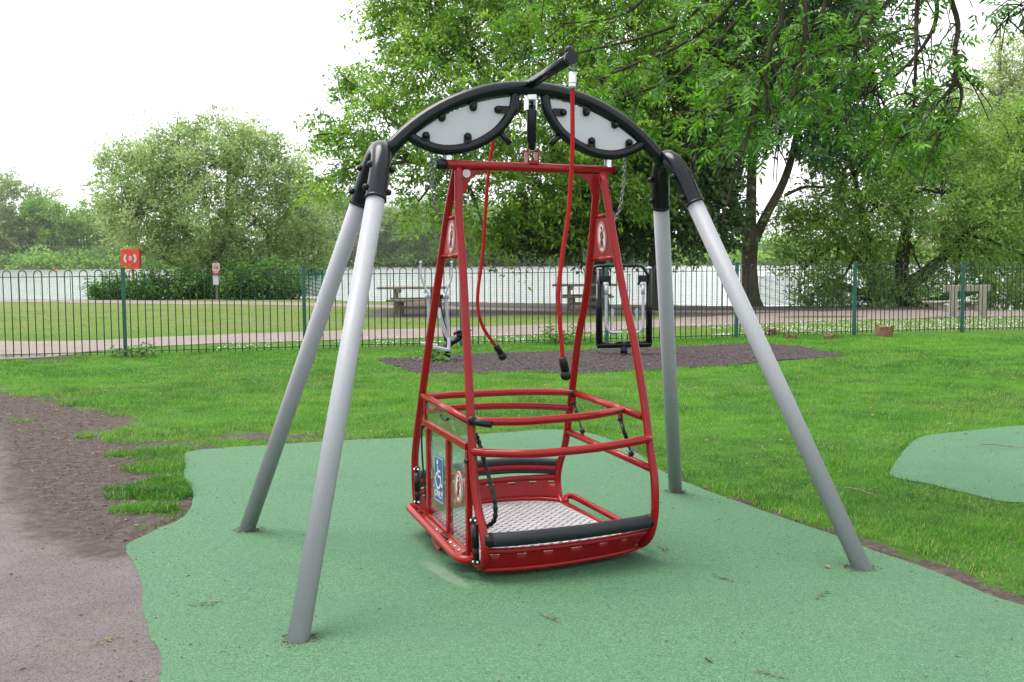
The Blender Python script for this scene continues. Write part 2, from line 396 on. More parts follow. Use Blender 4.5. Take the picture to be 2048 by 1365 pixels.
# ------------------------------------------------------------------ the ground
def build_ground():
    xs = np.concatenate([np.arange(-60, -9, 1.2), np.arange(-9, 9, .16), np.arange(9, 46, 1.0)])
    ys = np.concatenate([np.arange(-12, 3, .8), np.arange(3, 22, .16), np.arange(22, 56, .35)])
    X, Y = np.meshgrid(xs, ys); x = X.ravel(); y = Y.ravel()
    flat = inside(x, y, RUBBER) | inside(x, y, PATCH) | inside(x, y, MULCH)
    z = ground_z(x, y) - flat * .012
    nx, ny = len(xs), len(ys); i = np.arange(nx * ny).reshape(ny, nx)
    F = np.stack([i[:-1, :-1].ravel(), i[:-1, 1:].ravel(), i[1:, 1:].ravel(), i[1:, :-1].ravel()], 1)
    soil = bare(x, y)
    worn = np.clip((y - 20.5) / 4, 0, 1) * (1 - .35 * np.clip((x - 6) / 4, 0, 1) * (y < 27))
    o = np_mesh('ground', np.stack([x, y, z], 1), F, None, extra={'soil': soil, 'worn': worn}, smooth=True)
    m, nt, out = new_mat('turf_and_soil'); co = objco(nt)
    g = ramp(nt, noise(nt, 3.5, 6, .7, co), [(.3, (.028, .07, .010)), (.55, (.05, .125, .014)), (.75, (.085, .165, .024))])
    gw = ramp(nt, noise(nt, 1.1, 6, .72, co), [(.34, (.062, .12, .018)), (.5, (.10, .14, .03)), (.66, (.135, .122, .056))])
    col = mixc(nt, attr(nt, 'worn'), g, gw)
    s = ramp(nt, noise(nt, 14, 8, .75, co), [(.3, (.030, .023, .021)), (.52, (.070, .054, .049)), (.72, (.14, .115, .108))])
    sm = math_(nt, 'ADD', attr(nt, 'soil'), math_(nt, 'MULTIPLY', math_(nt, 'SUBTRACT', noise(nt, 5, 8, .72, co), .5), 1.2))
    col = mixc(nt, smooth(nt, sm, .42, .6), col, s)
    nb = bump(nt, noise(nt, 45, 8, .75, co), .7, .03)
    pbsdf(nt, out, col, .95, 0, .15, nb)
    o.data.materials.append(m)
    tag(o, 'grassy park ground with bare soil patches running down to the lake', 'ground', kind='structure'); return o

TREES_AT = [(2.67, 33.1), (4.3, 31.9), (7.67, 34.2), (12, 33.6), (-2.4, 29.3), (1.8, 31.6)]
def bare(x, y):
    """0..1: how bare of grass"""
    x = np.asarray(x, float); y = np.asarray(y, float); b = np.zeros(x.shape)
    d = edge_dist(x, y, SOIL); ins = inside(x, y, SOIL)
    b = np.maximum(b, np.where(ins, np.clip(.50 + d / .8, 0, 1), np.clip(1 - d / .9, 0, 1) * .55))
    b = np.maximum(b, np.where(inside(x, y, DIRT), 1.2, np.clip(1.5 - edge_dist(x, y, DIRT) / .22, 0, 1.2) * ((x > -4.6) | (y < 10))))
    de = edge_dist(x, y, RUBBER)
    b = np.maximum(b, np.where(x > .6, np.clip(1.05 - de / (.09 + .16 * np.clip((x - 1.2), 0, 1.5)), 0, 1) * .95, np.clip(1.1 - de / .14, 0, 1) * .9))
    b = np.maximum(b, np.clip(1 - np.hypot((x + 2.1) / 1.5, (y - 9.1) / .6), 0, 1) * .75)
    b = np.maximum(b, np.clip(1 - edge_dist(x, y, PATCH) / .06, 0, 1) * .45)
    b = np.maximum(b, np.clip(1 - edge_dist(x, y, MULCH) / .2, 0, 1) * .6)
    for tx, ty in TREES_AT: b = np.maximum(b, np.clip(1.15 - np.hypot((x - tx) / 3.4, (y - ty) / 2.2), 0, 1) * .95)
    b = np.maximum(b, np.clip(1 - (shore_y(x) - y) / 2.2, 0, 1) * .8 * (x > -5))
    b = np.maximum(b, .95 * np.clip((y - 28.3 + .25 * np.clip(x, -6, 8)) / 1.5, 0, 1) * np.clip((x + 5.5) / 2.5, 0, 1) * (y > 24) * (y < 42))
    b = np.maximum(b, .42 * ((y > 24) & (fbm(x, y, .22) > .52)))
    b = np.maximum(b, np.clip(1 - np.hypot((x + 7.2) / 1.8, (y - 16.6) / .5), 0, 1) * .9)
    return b
build_ground()

def sheet(name, outline, z, mat, skirt=.03, label='', cat='', zfun=None):
    n = len(outline)
    tri = geometry.tessellate_polygon([[Vector((p[0], p[1], 0)) for p in outline]])
    zz = [z + (float(zfun(p[0], p[1])) if zfun else 0) for p in outline]
    V = [(p[0], p[1], q) for p, q in zip(outline, zz)] + [(p[0], p[1], q - skirt) for p, q in zip(outline, zz)]
    mb = MB(); mb.add(V, [tuple(t) for t in tri] + [(i, (i + 1) % n, n + (i + 1) % n, n + i) for i in range(n)])
    o = mb.build(name, mat); return tag(o, label, cat, kind='structure')

def mk_rubber():
    m, nt, out = new_mat('green_rubber_granules'); co = objco(nt)
    v = nt.nodes.new('ShaderNodeTexVoronoi'); v.inputs['Scale'].default_value = 230; nt.links.new(co, v.inputs['Vector'])
    sp = nt.nodes.new('ShaderNodeSeparateColor'); nt.links.new(v.outputs['Color'], sp.inputs[0])
    base = ramp(nt, sp.outputs[0], [(.0, (.018, .060, .027)), (.3, (.047, .130, .059)), (.7, (.069, .166, .081)), (1, (.13, .25, .143))])
    big = noise(nt, .9, 5, .65, co)
    col = mixc(nt, smooth(nt, big, .3, .75), base, mixc(nt, .5, base, (.060, .145, .080)))
    mid = smooth(nt, noise(nt, 130, 3, .7, co), .58, .68)
    col = mixc(nt, math_(nt, 'MULTIPLY', mid, .75), col, (.017, .055, .026))
    dust = smooth(nt, noise(nt, 2.2, 7, .7, co), .55, .8)
    col = mixc(nt, math_(nt, 'MULTIPLY', dust, .25), col, (.13, .16, .11))
    dark_blotch = smooth(nt, noise(nt, .55, 6, .7, co), .48, .66)  # broad random patches mixed toward a darker green
    col = mixc(nt, math_(nt, 'MULTIPLY', dark_blotch, .30), col, (.030, .085, .045))
    # a chalky worn streak where the ramp lands
    mp = nt.nodes.new('ShaderNodeMapping'); mp.vector_type = 'TEXTURE'; mp.inputs['Location'].default_value = (-.33, 5.0, 0)
    mp.inputs['Rotation'].default_value = (0, 0, R(-62)); mp.inputs['Scale'].default_value = (.34, .055, 1); nt.links.new(co, mp.inputs[0])
    ln = nt.nodes.new('ShaderNodeVectorMath'); ln.operation = 'LENGTH'; sx = nt.nodes.new('ShaderNodeSeparateXYZ'); nt.links.new(mp.outputs[0], sx.inputs[0])
    cb = nt.nodes.new('ShaderNodeCombineXYZ'); nt.links.new(sx.outputs[0], cb.inputs[0]); nt.links.new(sx.outputs[1], cb.inputs[1]); nt.links.new(cb.outputs[0], ln.inputs[0])
    e = math_(nt, 'SUBTRACT', 1.25, math_(nt, 'ADD', ln.outputs['Value'], math_(nt, 'MULTIPLY', noise(nt, 14, 5, .7, co), .6)))
    col = mixc(nt, math_(nt, 'MULTIPLY', smooth(nt, e, 0, .5), .45), col, (.19, .24, .19))
    h = math_(nt, 'ADD', v.outputs['Distance'], math_(nt, 'MULTIPLY', noise(nt, 90, 3, .6, co), .8))
    pbsdf(nt, out, col, .78, 0, .3, bump(nt, h, .8, .006)); return m
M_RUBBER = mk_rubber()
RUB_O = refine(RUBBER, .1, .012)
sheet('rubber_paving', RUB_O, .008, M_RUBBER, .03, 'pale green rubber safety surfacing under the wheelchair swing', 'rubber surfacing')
PATCH_O = refine(PATCH, .1, .01)
sheet('rubber_paving', PATCH_O, .004, M_RUBBER, .03, 'separate small pad of green rubber surfacing in the grass at the right edge', 'rubber surfacing')

def mk_earth(name, stops, sc, bs, spk=(.05, .04, .035), gl=.25):
    m, nt, out = new_mat(name); co = objco(nt)
    a = noise(nt, sc, 9, .75, co); b = noise(nt, sc * .12, 4, .6, co)
    col = ramp(nt, math_(nt, 'ADD', math_(nt, 'MULTIPLY', a, .65), math_(nt, 'MULTIPLY', b, .35)), stops)
    v = nt.nodes.new('ShaderNodeTexVoronoi'); v.inputs['Scale'].default_value = sc * 5; nt.links.new(co, v.inputs['Vector'])
    sp = nt.nodes.new('ShaderNodeSeparateColor'); nt.links.new(v.outputs['Color'], sp.inputs[0])
    col = mixc(nt, math_(nt, 'MULTIPLY', smooth(nt, sp.outputs[1], .78, .92), .6), col, spk)
    col = mixc(nt, math_(nt, 'MULTIPLY', smooth(nt, sp.outputs[2], .86, .97), .5), col, tuple(x * 1.5 for x in stops[-1][1]))
    h = math_(nt, 'ADD', a, math_(nt, 'MULTIPLY', v.outputs['Distance'], .5))
    pbsdf(nt, out, col, .82, 0, gl, bump(nt, h, .8, bs)); return m
M_PATH = mk_earth('trodden_earth_path', [(.3, (.085, .064, .060)), (.5, (.15, .119, .113)), (.7, (.215, .178, .17))], 30, .012, (.045, .035, .03), .35)
M_GRAV = mk_earth('pinkish_gravel', [(.3, (.135, .108, .096)), (.5, (.185, .15, .135)), (.7, (.24, .20, .182))], 18, .012)
M_MULCH = mk_earth('shredded_rubber_mulch', [(.3, (.022, .017, .018)), (.5, (.045, .035, .038)), (.7, (.08, .064, .068))], 40, .025)
DIRT_O = refine(DIRT, .05, .022)
def build_path():
    st = .06; xs = np.arange(-10.2, -.2, st); ys = np.arange(-3.2, 12.6, st); X, Y = np.meshgrid(xs, ys); x, y = X.ravel(), Y.ravel()
    nx, ny = len(xs), len(ys); ii = np.arange(nx * ny).reshape(ny, nx); F = np.stack([ii[:-1, :-1].ravel(), ii[:-1, 1:].ravel(), ii[1:, 1:].ravel(), ii[1:, :-1].ravel()], 1)
    ins = inside(x, y, DIRT_O); F = F[ins[F].all(1)]; used = np.unique(F); mp_ = np.zeros(len(x), int); mp_[used] = np.arange(len(used)); x, y = x[used], y[used]
    a = np.clip(1.0 - edge_dist(x, y, SOIL) / .42, 0, 1); a = np.where(inside(x, y, SOIL), 1, a)
    z = ground_z(x, y) + .005 - .016 * np.clip(1 - edge_dist(x, y, DIRT_O) / .14, 0, 1) * (edge_dist(x, y, RUB_O) > .22)
    o = np_mesh('dirt_path', np.stack([x, y, z], 1), mp_[F], None, extra={'soil': a}, smooth=True)
    m, nt, out = new_mat('trodden_earth_path'); co = objco(nt); n1 = noise(nt, 70, 9, .8, co); n2 = noise(nt, 2.0, 6, .7, co)
    col = ramp(nt, math_(nt, 'ADD', math_(nt, 'MULTIPLY', n1, .6), math_(nt, 'MULTIPLY', n2, .4)), [(.32, (.088, .072, .072)), (.5, (.15, .126, .126)), (.68, (.215, .186, .186))])
    v = nt.nodes.new('ShaderNodeTexVoronoi'); v.inputs['Scale'].default_value = 190; nt.links.new(co, v.inputs['Vector']); sp = nt.nodes.new('ShaderNodeSeparateColor'); nt.links.new(v.outputs['Color'], sp.inputs[0])
    col = mixc(nt, math_(nt, 'MULTIPLY', smooth(nt, sp.outputs[1], .72, .9), .65), col, (.035, .028, .026)); col = mixc(nt, math_(nt, 'MULTIPLY', smooth(nt, sp.outputs[2], .86, .97), .6), col, (.24, .21, .20))
    so = ramp(nt, noise(nt, 14, 8, .75, co), [(.3, (.030, .023, .021)), (.52, (.070, .054, .049)), (.72, (.14, .115, .108))])
    k = smooth(nt, math_(nt, 'ADD', attr(nt, 'soil'), math_(nt, 'MULTIPLY', math_(nt, 'SUBTRACT', noise(nt, 3.2, 8, .75, co), .5), 1.5)), .25, .85)
    col = mixc(nt, k, col, so)
    h = math_(nt, 'ADD', n1, math_(nt, 'MULTIPLY', v.outputs['Distance'], .6)); pbsdf(nt, out, col, .8, 0, .25, bump(nt, h, 1.0, .012)); o.data.materials.append(m)
    tag(o, 'trodden mauve brown earth path beside the green rubber', 'path', kind='structure')
build_path()
sheet('gravel_path', refine(PATHM, .35, .10), .012, M_GRAV, .06, 'pinkish gravel path curving behind the fence', 'path', ground_z)
sheet('lakeside_path', refine(PATHL, .5, .10), .012, M_GRAV, .06, 'narrow pale path along the lake bank', 'path', ground_z)
MULCH_O = refine(MULCH, .2, .05)
sheet('mulch_bed', MULCH_O, .006, M_MULCH, .05, 'dark brown mulch bed under the exercise machines', 'mulch bed', ground_z)

# lake and far bank
def mk_water():
    m, nt, out = new_mat('lake_water'); co = objco(nt)
    mp = nt.nodes.new('ShaderNodeMapping'); nt.links.new(co, mp.inputs[0]); mp.inputs['Scale'].default_value = (.55, 1.5, 1)
    h = math_(nt, 'ADD', noise(nt, 1.6, 5, .6, mp.outputs[0], .4), math_(nt, 'MULTIPLY', noise(nt, .25, 3, .5, mp.outputs[0]), .8))
    p = pbsdf(nt, out, (.24, .25, .25), .12, 0, .5, bump(nt, h, .5, .25)); p.inputs['IOR'].default_value = 1.9; return m
wx = [-700, 700]; wy = [25, 380]
lake = MB().add([(-400, 25, WATER_Z), (400, 25, WATER_Z), (400, 360, WATER_Z), (-400, 360, WATER_Z)], [(0, 1, 2, 3)]).build('lake', mk_water())
tag(lake, 'broad bright lake reflecting the white sky behind the fence', 'lake', kind='structure')
def build_far_bank():
    xs = np.linspace(-400, 400, 140); ys = np.array([0, 2, 6, 14, 40, 80, 120, 160.]); X, Y0 = np.meshgrid(xs, ys)
    shore = 318 + (fbm(xs, xs * 0, .02) - .5) * 40
    Y = Y0 + shore[None, :]; zz = np.array([-.9, .2, .9, 1.2, 1.6, 3, 5, 7.])[:, None] + (fbm(X, Y, .05) - .5) * np.array([.3, .5, 1, 1, 1, 2, 4, 6.])[:, None]
    nx, ny = len(xs), len(ys); i = np.arange(nx * ny).reshape(ny, nx)
    F = np.stack([i[:-1, :-1].ravel(), i[:-1, 1:].ravel(), i[1:, 1:].ravel(), i[1:, :-1].ravel()], 1)
    o = np_mesh('far_bank', np.stack([X.ravel(), Y.ravel(), zz.ravel()], 1), F, plain('far_bank_green', (.035, .06, .02), (.06, .08, .03), .95, 0, .1, .2, .3, 2), smooth=True)
    tag(o, 'low green bank on the far side of the lake', 'bank', kind='structure')
build_far_bank()

# ------------------------------------------------------------------ foliage
def unit(v): return v / np.maximum(np.linalg.norm(v, axis=-1, keepdims=True), 1e-9)

def leaf_arrays(P, D, N, L, W, fold=.18):
    """diamond leaves: base P, direction D, up N, length L, width W -> 4 verts, 2 tris each"""
    S = unit(np.cross(D, N)); n = len(P)
    L = np.broadcast_to(L, (n,))[:, None]; W = np.broadcast_to(W, (n,))[:, None]
    mid = P + D * L * .45 + N * W * fold
    V = np.stack([P, mid + S * W * .5, P + D * L - N * L * .08, mid - S * W * .5], 1).reshape(-1, 3)
    b = np.arange(n)[:, None] * 4
    F = np.concatenate([b + np.array([0, 1, 2]), b + np.array([0, 2, 3])], 1).reshape(-1, 3)
    return V, F

def cloud_leaves(rng, lobes, n_clump, per, leaf, wid, csize=(.45, .45, .22), droop=.3, tintf=None, up=.6, hollow=.5, reach=.16):
    """leaf sprays spread through the lobes' volume; returns (clump centres, V, F, tint)"""
    lobes = [(np.array(c, float), np.array(r if hasattr(r, '__len__') else (r, r, r * .8), float), w) for c, r, w in [(l + (1,))[:3] for l in lobes]]
    wts = np.array([np.prod(r) ** (2 / 3) * w for c, r, w in lobes]); wts /= wts.sum()
    idx = rng.choice(len(lobes), n_clump, p=wts)
    C = np.array([lobes[i][0] for i in idx]); Rr = np.array([lobes[i][1] for i in idx])
    u = unit(rng.normal(size=(n_clump, 3))); rad = hollow + (1.06 - hollow) * rng.random((n_clump, 1)) ** .7
    # ragged edge: some sprays reach out
    rad *= 1 + reach * (rng.random((n_clump, 1)) < .2) * rng.random((n_clump, 1))
    CC = C + u * Rr * rad
    out = unit(CC - C + np.array([0, 0, .2]))
    k = np.repeat(np.arange(n_clump), per)
    sz = (.6 + .8 * rng.random(n_clump))[k][:, None]
    off = np.clip(rng.normal(size=(len(k), 3)), -1.6, 1.6) * np.array(csize) * sz * .62
    off = off + out[k] * (np.abs(rng.normal(size=(len(k), 1))) * csize[0] * .4)
    P = CC[k] + off; P[:, 2] -= droop * (off[:, :2] ** 2).sum(1) / max(csize[0], .05)
    D = unit(out[k] * .6 + rng.normal(size=(len(k), 3)) * .8 + np.array([0, 0, -droop]))
    N = unit(rng.normal(size=(len(k), 3)) * .75 + np.array([0, 0, up]))
    L = leaf * (.65 + .7 * rng.random(len(k))); V, F = leaf_arrays(P, D, N, L, L * wid)
    ct = rng.random(n_clump); t = np.clip(.5 + (ct[k] - .5) * .75 + rng.normal(size=len(k)) * .16, 0, 1)
    return CC, V, F, np.repeat(t, 4)

def limb(mb, a, b, r0, r1, rng, wob=.12, seg=7, n=5):
    a = np.array(a, float); b = np.array(b, float); Lh = np.linalg.norm(b - a)
    pts = [a + (b - a) * t + (rng.normal(size=3) * wob * Lh * .25 * math.sin(PI * t)) + np.array([0, 0, .10 * Lh * math.sin(PI * t)]) for t in np.linspace(0, 1, n)]
    mb.tube(pts, r0, seg, 3, True, True, rs=[r0 + (r1 - r0) * t ** .8 for t in np.linspace(0, 1, n)])
    return pts

def tree(name, label, cat, base, trunks, lobes, leafmat, bark, n_clump, per, leaf, wid=.45, csize=(.45, .45, .22), droop=.3, seed=1, twigs=160, up=.6,
         hollow=.5, reach=.16, group=None, twr=.016, limbs_r=.09):
    """trunks: list of [(x,y,z,r)...] polylines in metres relative to the base; lobes in metres relative to the base"""
    rng = np.random.default_rng(seed)
    root = empty(name, base, 0, label, cat, group)
    mb = MB(); nodes = []
    for tr in trunks:
        p = [q[:3] for q in tr]; r = [q[3] for q in tr]
        mb.tube(p, r[0], 9, 4, True, True, rs=r)
        for a, b in zip(tr[:-1], tr[1:]):
            for t in np.linspace(.3, 1, 4): nodes.append(np.array(a[:3]) * (1 - t) + np.array(b[:3]) * t)
    high = [q for q in nodes if q[2] > .35 * max(n[2] for n in nodes)] or nodes
    lnodes = list(high)
    for l in lobes:
        c = np.array(l[0], float); q = min(high, key=lambda n: np.linalg.norm(n - c) + max(0, n[2] - c[2]) * 1.5)
        pts = limb(mb, q, c + rng.normal(size=3) * .2, limbs_r, limbs_r * .35, rng)
        for a, b in zip(pts[:-1], pts[1:]): lnodes += [np.array(a) * (1 - t) + np.array(b) * t for t in (.3, .65, 1)]
    CC, V, F, t = cloud_leaves(rng, lobes, n_clump, per, leaf, wid, csize, droop, None, up, hollow, reach)
    LN = np.array(lnodes)
    for c in CC[rng.choice(len(CC), min(twigs, len(CC)), replace=False)]:
        q = LN[np.argmin(((LN - c) ** 2).sum(1))]; Lh = np.linalg.norm(c - q)
        if Lh < .2: continue
        mid = (q + c) / 2 + rng.normal(size=3) * .1 * Lh + np.array([0, 0, .12 * Lh])
        mb.tube([q, mid, c, c + (c - mid) * .35 + np.array([0, 0, -.1])], twr, 4, 2, False, True, rs=[twr * 1.6, twr, twr * .6, twr * .3])
    mb.build('trunk', bark, root)
    o = np_mesh('crown', V, F, leafmat, root, tint=t); o['kind'] = 'stuff'
    return root

YS = 33.1
def px(Y, base, pts):
    """crown lobes noted as (pixel x, pixel y, radius, depth offset) at distance Y, turned to metres about the base"""
    return [((( p[0] - 1024) / 2130 * Y - base[0], Y + p[3] - base[1], 1.5 + (521 - p[1]) / 2130 * Y), p[2]) + tuple(p[4:]) for p in pts]

# big grey willow at the left
B = (-12.4, 46.6, -.05)
tree('willow_tree', 'broad rounded grey green willow on the lake shore behind the no swimming sign', 'tree', B,
     [[(-.2, 0, 0, .26), (-.9, .2, 1.4, .2), (-2.2, .3, 3.2, .12), (-3.2, .2, 4.6, .05)], [(.2, .1, 0, .3), (.3, .2, 1.6, .24), (.2, -.3, 3.6, .16), (.2, 0, 6.2, .05)],
      [(.4, -.1, 0, .26), (1.0, -.2, 1.3, .2), (2.2, -.2, 3.0, .12), (3.3, 0, 4.4, .05)], [(.5, -.3, 0, .18), (1.7, -.6, .9, .13), (3.3, -.8, 1.8, .06)], [(-.4, -.3, 0, .16), (-1.5, -.8, 1.1, .1), (-2.8, -1., 2.0, .05)]],
     px(46.5, B, [(430, 330, 2.4, 0), (330, 345, 1.8, -.5), (250, 360, 1.3, .3), (540, 350, 1.9, 0), (600, 420, 1.5, -.3), (300, 430, 1.7, -1), (430, 430, 2.2, -1.2), (520, 460, 1.7, -1), (610, 490, 1.3, .2), (360, 300, 1.5, 0), (460, 280, 1.4, 0), (520, 300, 1.3, .3),
                  (380, 500, 1.3, -.8), (260, 420, 1.1, -.3), (250, 315, .9, .2), (600, 360, 1.1, 0), (330, 480, 1.1, -.6), (450, 510, 1.2, -1.2), (560, 515, 1.2, -.8), (640, 515, .8, 0), (400, 545, .9, 1), (540, 550, 1.0, 1.2), (480, 540, .9, 1)]),
     L_WIL, M_BARKP, 1500, 42, .165, .40, (.34, .34, .30), .12, seed=3, twigs=520, up=.35, hollow=.45, reach=.22, limbs_r=.07)
# central ash
B = (2.67, YS, -.02)
tree('ash_tree', 'tall bright green ash tree filling the sky behind the swing', 'tree', B,
     [[(0, 0, -.1, .46), (0, .05, .5, .32), (-.05, .1, 2.4, .27), (-.2, .3, 5, .2), (-.2, .2, 8, .14), (0, 0, 12, .06)], [(-.1, .1, 3.0, .17), (-1.6, -.6, 5.2, .12), (-3.6, -1.0, 7.2, .06)], [(0, .1, 3.6, .16), (1.4, -.4, 6.4, .11), (2.4, -.5, 9, .05)],
      [(0, 0, 2.6, .13), (-2.2, -1, 3.9, .09), (-5.2, -1.4, 4.4, .045)]],
     px(YS, B, [(700, 300, .95, -.5), (655, 265, .5, -.5), (740, 350, .9, -1), (745, 185, .95, 0), (690, 165, .35, 0), (850, 75, 1.45, -.3), (790, 10, .9, 0), (790, 250, 1.2, -1.5), (880, 170, 1.6, -1.5), (930, 60, 1.7, -.5), (910, 290, 1.5, -2.2), (860, 400, 1.05, -1.5),
                (960, 420, 1.1, -2.4), (1050, 380, 1.3, -2.6), (1040, 250, 1.7, -2.6), (1100, 110, 1.9, -2), (1190, 230, 1.7, -2.8), (1160, 360, 1.3, -2.8), (1250, 330, 1.3, -2.2), (1240, 90, 2.0, -1.6), (1330, 200, 1.7, -1.2),
                (1040, 0, 2, 0), (900, -60, 2, 0), (1180, -60, 2.2, 0), (1380, 60, 1.9, .5), (1100, -180, 2.6, 0), (1300, -100, 2.4, .5), (640, 380, .5, -.6), (1240, 420, .9, -2.4), (990, 480, .6, -2.2), (1130, 440, .8, -2)]),
     L_ASH, M_BARK, 2600, 46, .15, .42, (.34, .34, .16), .42, seed=5, twigs=620, up=.7, hollow=.4, limbs_r=.075, reach=.3)
# dark maple behind it
B = (4.3, 31.9, 0)
tree('maple_tree', 'dark dense maple with low drooping foliage behind the right swing legs', 'tree', B,
     [[(0, 0, -.1, .36), (0, 0, .5, .25), (.05, .1, 2.2, .22), (.1, .2, 5, .16), (.2, .3, 8, .07)]],
     px(32, B, [(1350, 380, 1.4, .3), (1420, 430, .9, -.2), (1370, 470, .75, -.6), (1280, 440, 1.0, .6), (1350, 290, 1.5, .6), (1270, 340, 1.3, 1.0), (1110, 465, .85, .2), (1060, 430, .8, .3), (1030, 480, .45, 0), (1160, 420, .9, .8), (1440, 360, .8, .5),
                (1250, 480, .6, .3), (1400, 330, 1.1, 0), (1200, 300, 1.3, 1.6), (1300, 200, 1.7, 1.2), (1440, 475, .5, -.3)]),
     L_DARK, M_BARKD, 900, 44, .17, .62, (.4, .4, .22), .35, seed=8, twigs=200, up=.7, hollow=.3)
# forked tree
B = (7.67, 34.2, 0)
tree('forked_tree', 'tree whose trunk forks into three limbs beside the lake, with dark blue green leaves', 'tree', B,
     [[(.05, 0, -.1, .42), (0, 0, .35, .29), (-.05, 0, 1.3, .25), (-.02, 0, 2.25, .27), (.02, .05, 2.5, .2)], [(-.1, 0, 2.1, .17), (-.45, .1, 3.1, .13), (-.75, .2, 4.5, .12), (-1.0, .3, 6.2, .09), (-1.2, .3, 8.5, .04)],
      [(.0, .1, 2.2, .19), (.02, .15, 3.4, .17), (.05, .2, 4.8, .15), (.1, .3, 7, .1), (0, .3, 10, .04)], [(.10, 0, 2.1, .18), (.45, -.1, 2.9, .15), (.95, -.2, 3.9, .13), (1.25, -.3, 5, .11), (1.6, -.3, 7, .09), (1.8, -.2, 9.5, .04)], [(1.0, -.2, 3.5, .06), (1.6, -.4, 3.75, .05), (2.4, -.6, 3.7, .03)]],
     px(34, B, [(1430, 220, 1.2, 0), (1500, 240, 1.1, -.8), (1570, 230, 1.4, -.6), (1640, 270, 1.1, -.8), (1610, 320, .8, -.9), (1680, 320, .6, -.6), (1500, 130, 1.8, 0), (1620, 150, 1.8, 0), (1700, 230, 1.0, -.3), (1420, 120, 1.5, .4), (1540, 20, 2.2, 0), (1680, 60, 1.9, 0),
                (1480, 300, .6, -.5), (1720, 340, .4, -.5), (1400, 290, .7, 0), (1600, -60, 2.4, 0)]),
     L_BLUE, M_BARK, 1000, 42, .165, .6, (.4, .4, .22), .3, seed=12, twigs=260, up=.7, hollow=.3)
# big shrubby willow at the right
B = (12.2, 33.9, -.05)
tree('willow_tree', 'wide many stemmed green willow spreading over the water beside the timber bench', 'tree', B,
     [[(0, 0, -.1, .3), (.5, 0, .7, .24), (1.4, -.1, 1.5, .16), (2.6, 0, 2.8, .06)], [(-.2, 0, -.1, .26), (-.6, .1, 1.2, .2), (-1.0, .2, 2.8, .13), (-1.4, .2, 4.6, .05)], [(-.3, -.1, -.1, .2), (-1.3, -.3, .5, .14), (-2.8, -.4, 1.1, .06)],
      [(.1, .1, -.1, .26), (.3, .2, 1.6, .2), (.5, .2, 3.6, .12), (.6, .3, 5.6, .04)], [(.3, -.2, -.1, .2), (1.5, -.5, .3, .15), (3.0, -.6, .7, .07)], [(-.2, .3, 0, .2), (-.9, .8, 1.4, .14), (-1.9, 1, 2.6, .05)]],
     px(34.2, B, [(1640, 450, 1.3, -.4), (1590, 520, .8, -.6), (1620, 580, .6, -.8), (1700, 560, .9, -.8), (1730, 430, 1.5, -.8), (1720, 340, 1.4, 0), (1800, 300, 1.4, 0), (1850, 390, 1.6, -.9), (1930, 460, 1.3, -.6), (1880, 540, .9, -.9), (1980, 550, .9, -.6),
                  (2050, 470, 1.4, 0), (1960, 350, 1.5, .2), (1880, 260, 1.3, .3), (2050, 350, 1.6, .5), (1580, 440, .7, 0), (1780, 510, 1.0, .8), (2100, 560, 1.2, 0), (1960, 610, .45, -.8), (1840, 590, .5, .6), (2080, 260, 1.4, .6), (1640, 590, .6, -.9), (1740, 590, .6, -.9), (1820, 580, .6, -1.0), (1910, 590, .55, -.9), (2000, 595, .55, -.6)]),
     L_WIL2, M_BARKD, 2100, 38, .14, .36, (.30, .30, .22), .25, seed=15, twigs=520, up=.4, hollow=.4, limbs_r=.07, reach=.35)
# taller pale tree further right
B = (22.6, 50.5, -.6)
tree('poplar_tree', 'tall thin pale green poplar in the right background above the willow', 'tree', B,
     [[(0, 0, -.2, .3), (0, 0, 2, .26), (.2, .1, 5, .2), (.3, .1, 9, .12), (.2, 0, 13, .04)], [(0, 0, 3, .12), (-1.2, .2, 6, .08), (-1.9, .3, 9, .03)], [(.1, 0, 4, .12), (1.6, 0, 7, .08), (2.4, 0, 10.5, .03)]],
     px(50.5, B, [(1985, 270, 2.0, 0), (1930, 330, 1.6, 0), (2040, 330, 2.1, 0), (1975, 170, 1.7, 0), (2050, 200, 2.0, .5), (2020, 110, 1.5, 0), (2060, 430, 2, 0), (1930, 430, 1.5, .5), (1890, 260, 1.1, .6), (2110, 120, 1.6, 0), (1830, 330, 1.4, 1.5), (1860, 430, 1.5, 1.5)]),
     L_PALE, M_BARKP, 1000, 36, .19, .4, (.40, .40, .34), .15, seed=19, twigs=420, up=.3, hollow=.25, limbs_r=.08, reach=.4)

# far shore: separate trees, each its own crown, limbs and trunk; the wood behind is one mass
def far_tree(name, label, x, Y, h, w, mat, seed, group=None, limbs=True, cl=620):
    rng = np.random.default_rng(seed); lobes = []
    for k in range(15):
        a = rng.random() * 2 * PI; zz = h * (.10 + .80 * rng.random()); q = math.sqrt(max(.12, 1 - ((zz / h - .45) / .62) ** 2))
        lobes.append(((math.cos(a) * w * .34 * q, math.sin(a) * w * .3 * q, zz), (w * .25, w * .25, h * .15)))
    tr = [[(0, 0, -.5, w * .028), (.1, 0, h * .3, w * .02), (.2 * w * (rng.random() - .5), 0, h * .75, w * .008)]] + [[(0, 0, h * .12, w * .016), (sgn * w * .16, 0, h * .34, w * .011), (sgn * w * .33, 0, h * .55, w * .005)] for sgn in (-1, 1)]
    return tree(name, label, 'tree', (x, Y, .6), tr, lobes, mat, M_BARKP if limbs else M_BARKD, cl, 28, h * .034, .5, (w * .07, w * .07, h * .035), .15, seed=seed, twigs=60, up=.4, hollow=.3, group=group, twr=.05, limbs_r=w * .009)
def fx(p, Y): return (p - 1024) / 2130 * Y
far_tree('willow_tree', 'pale half bare willow at the far left on the opposite shore', fx(48, 330), 330, 27, 22, L_FAR2, 31)
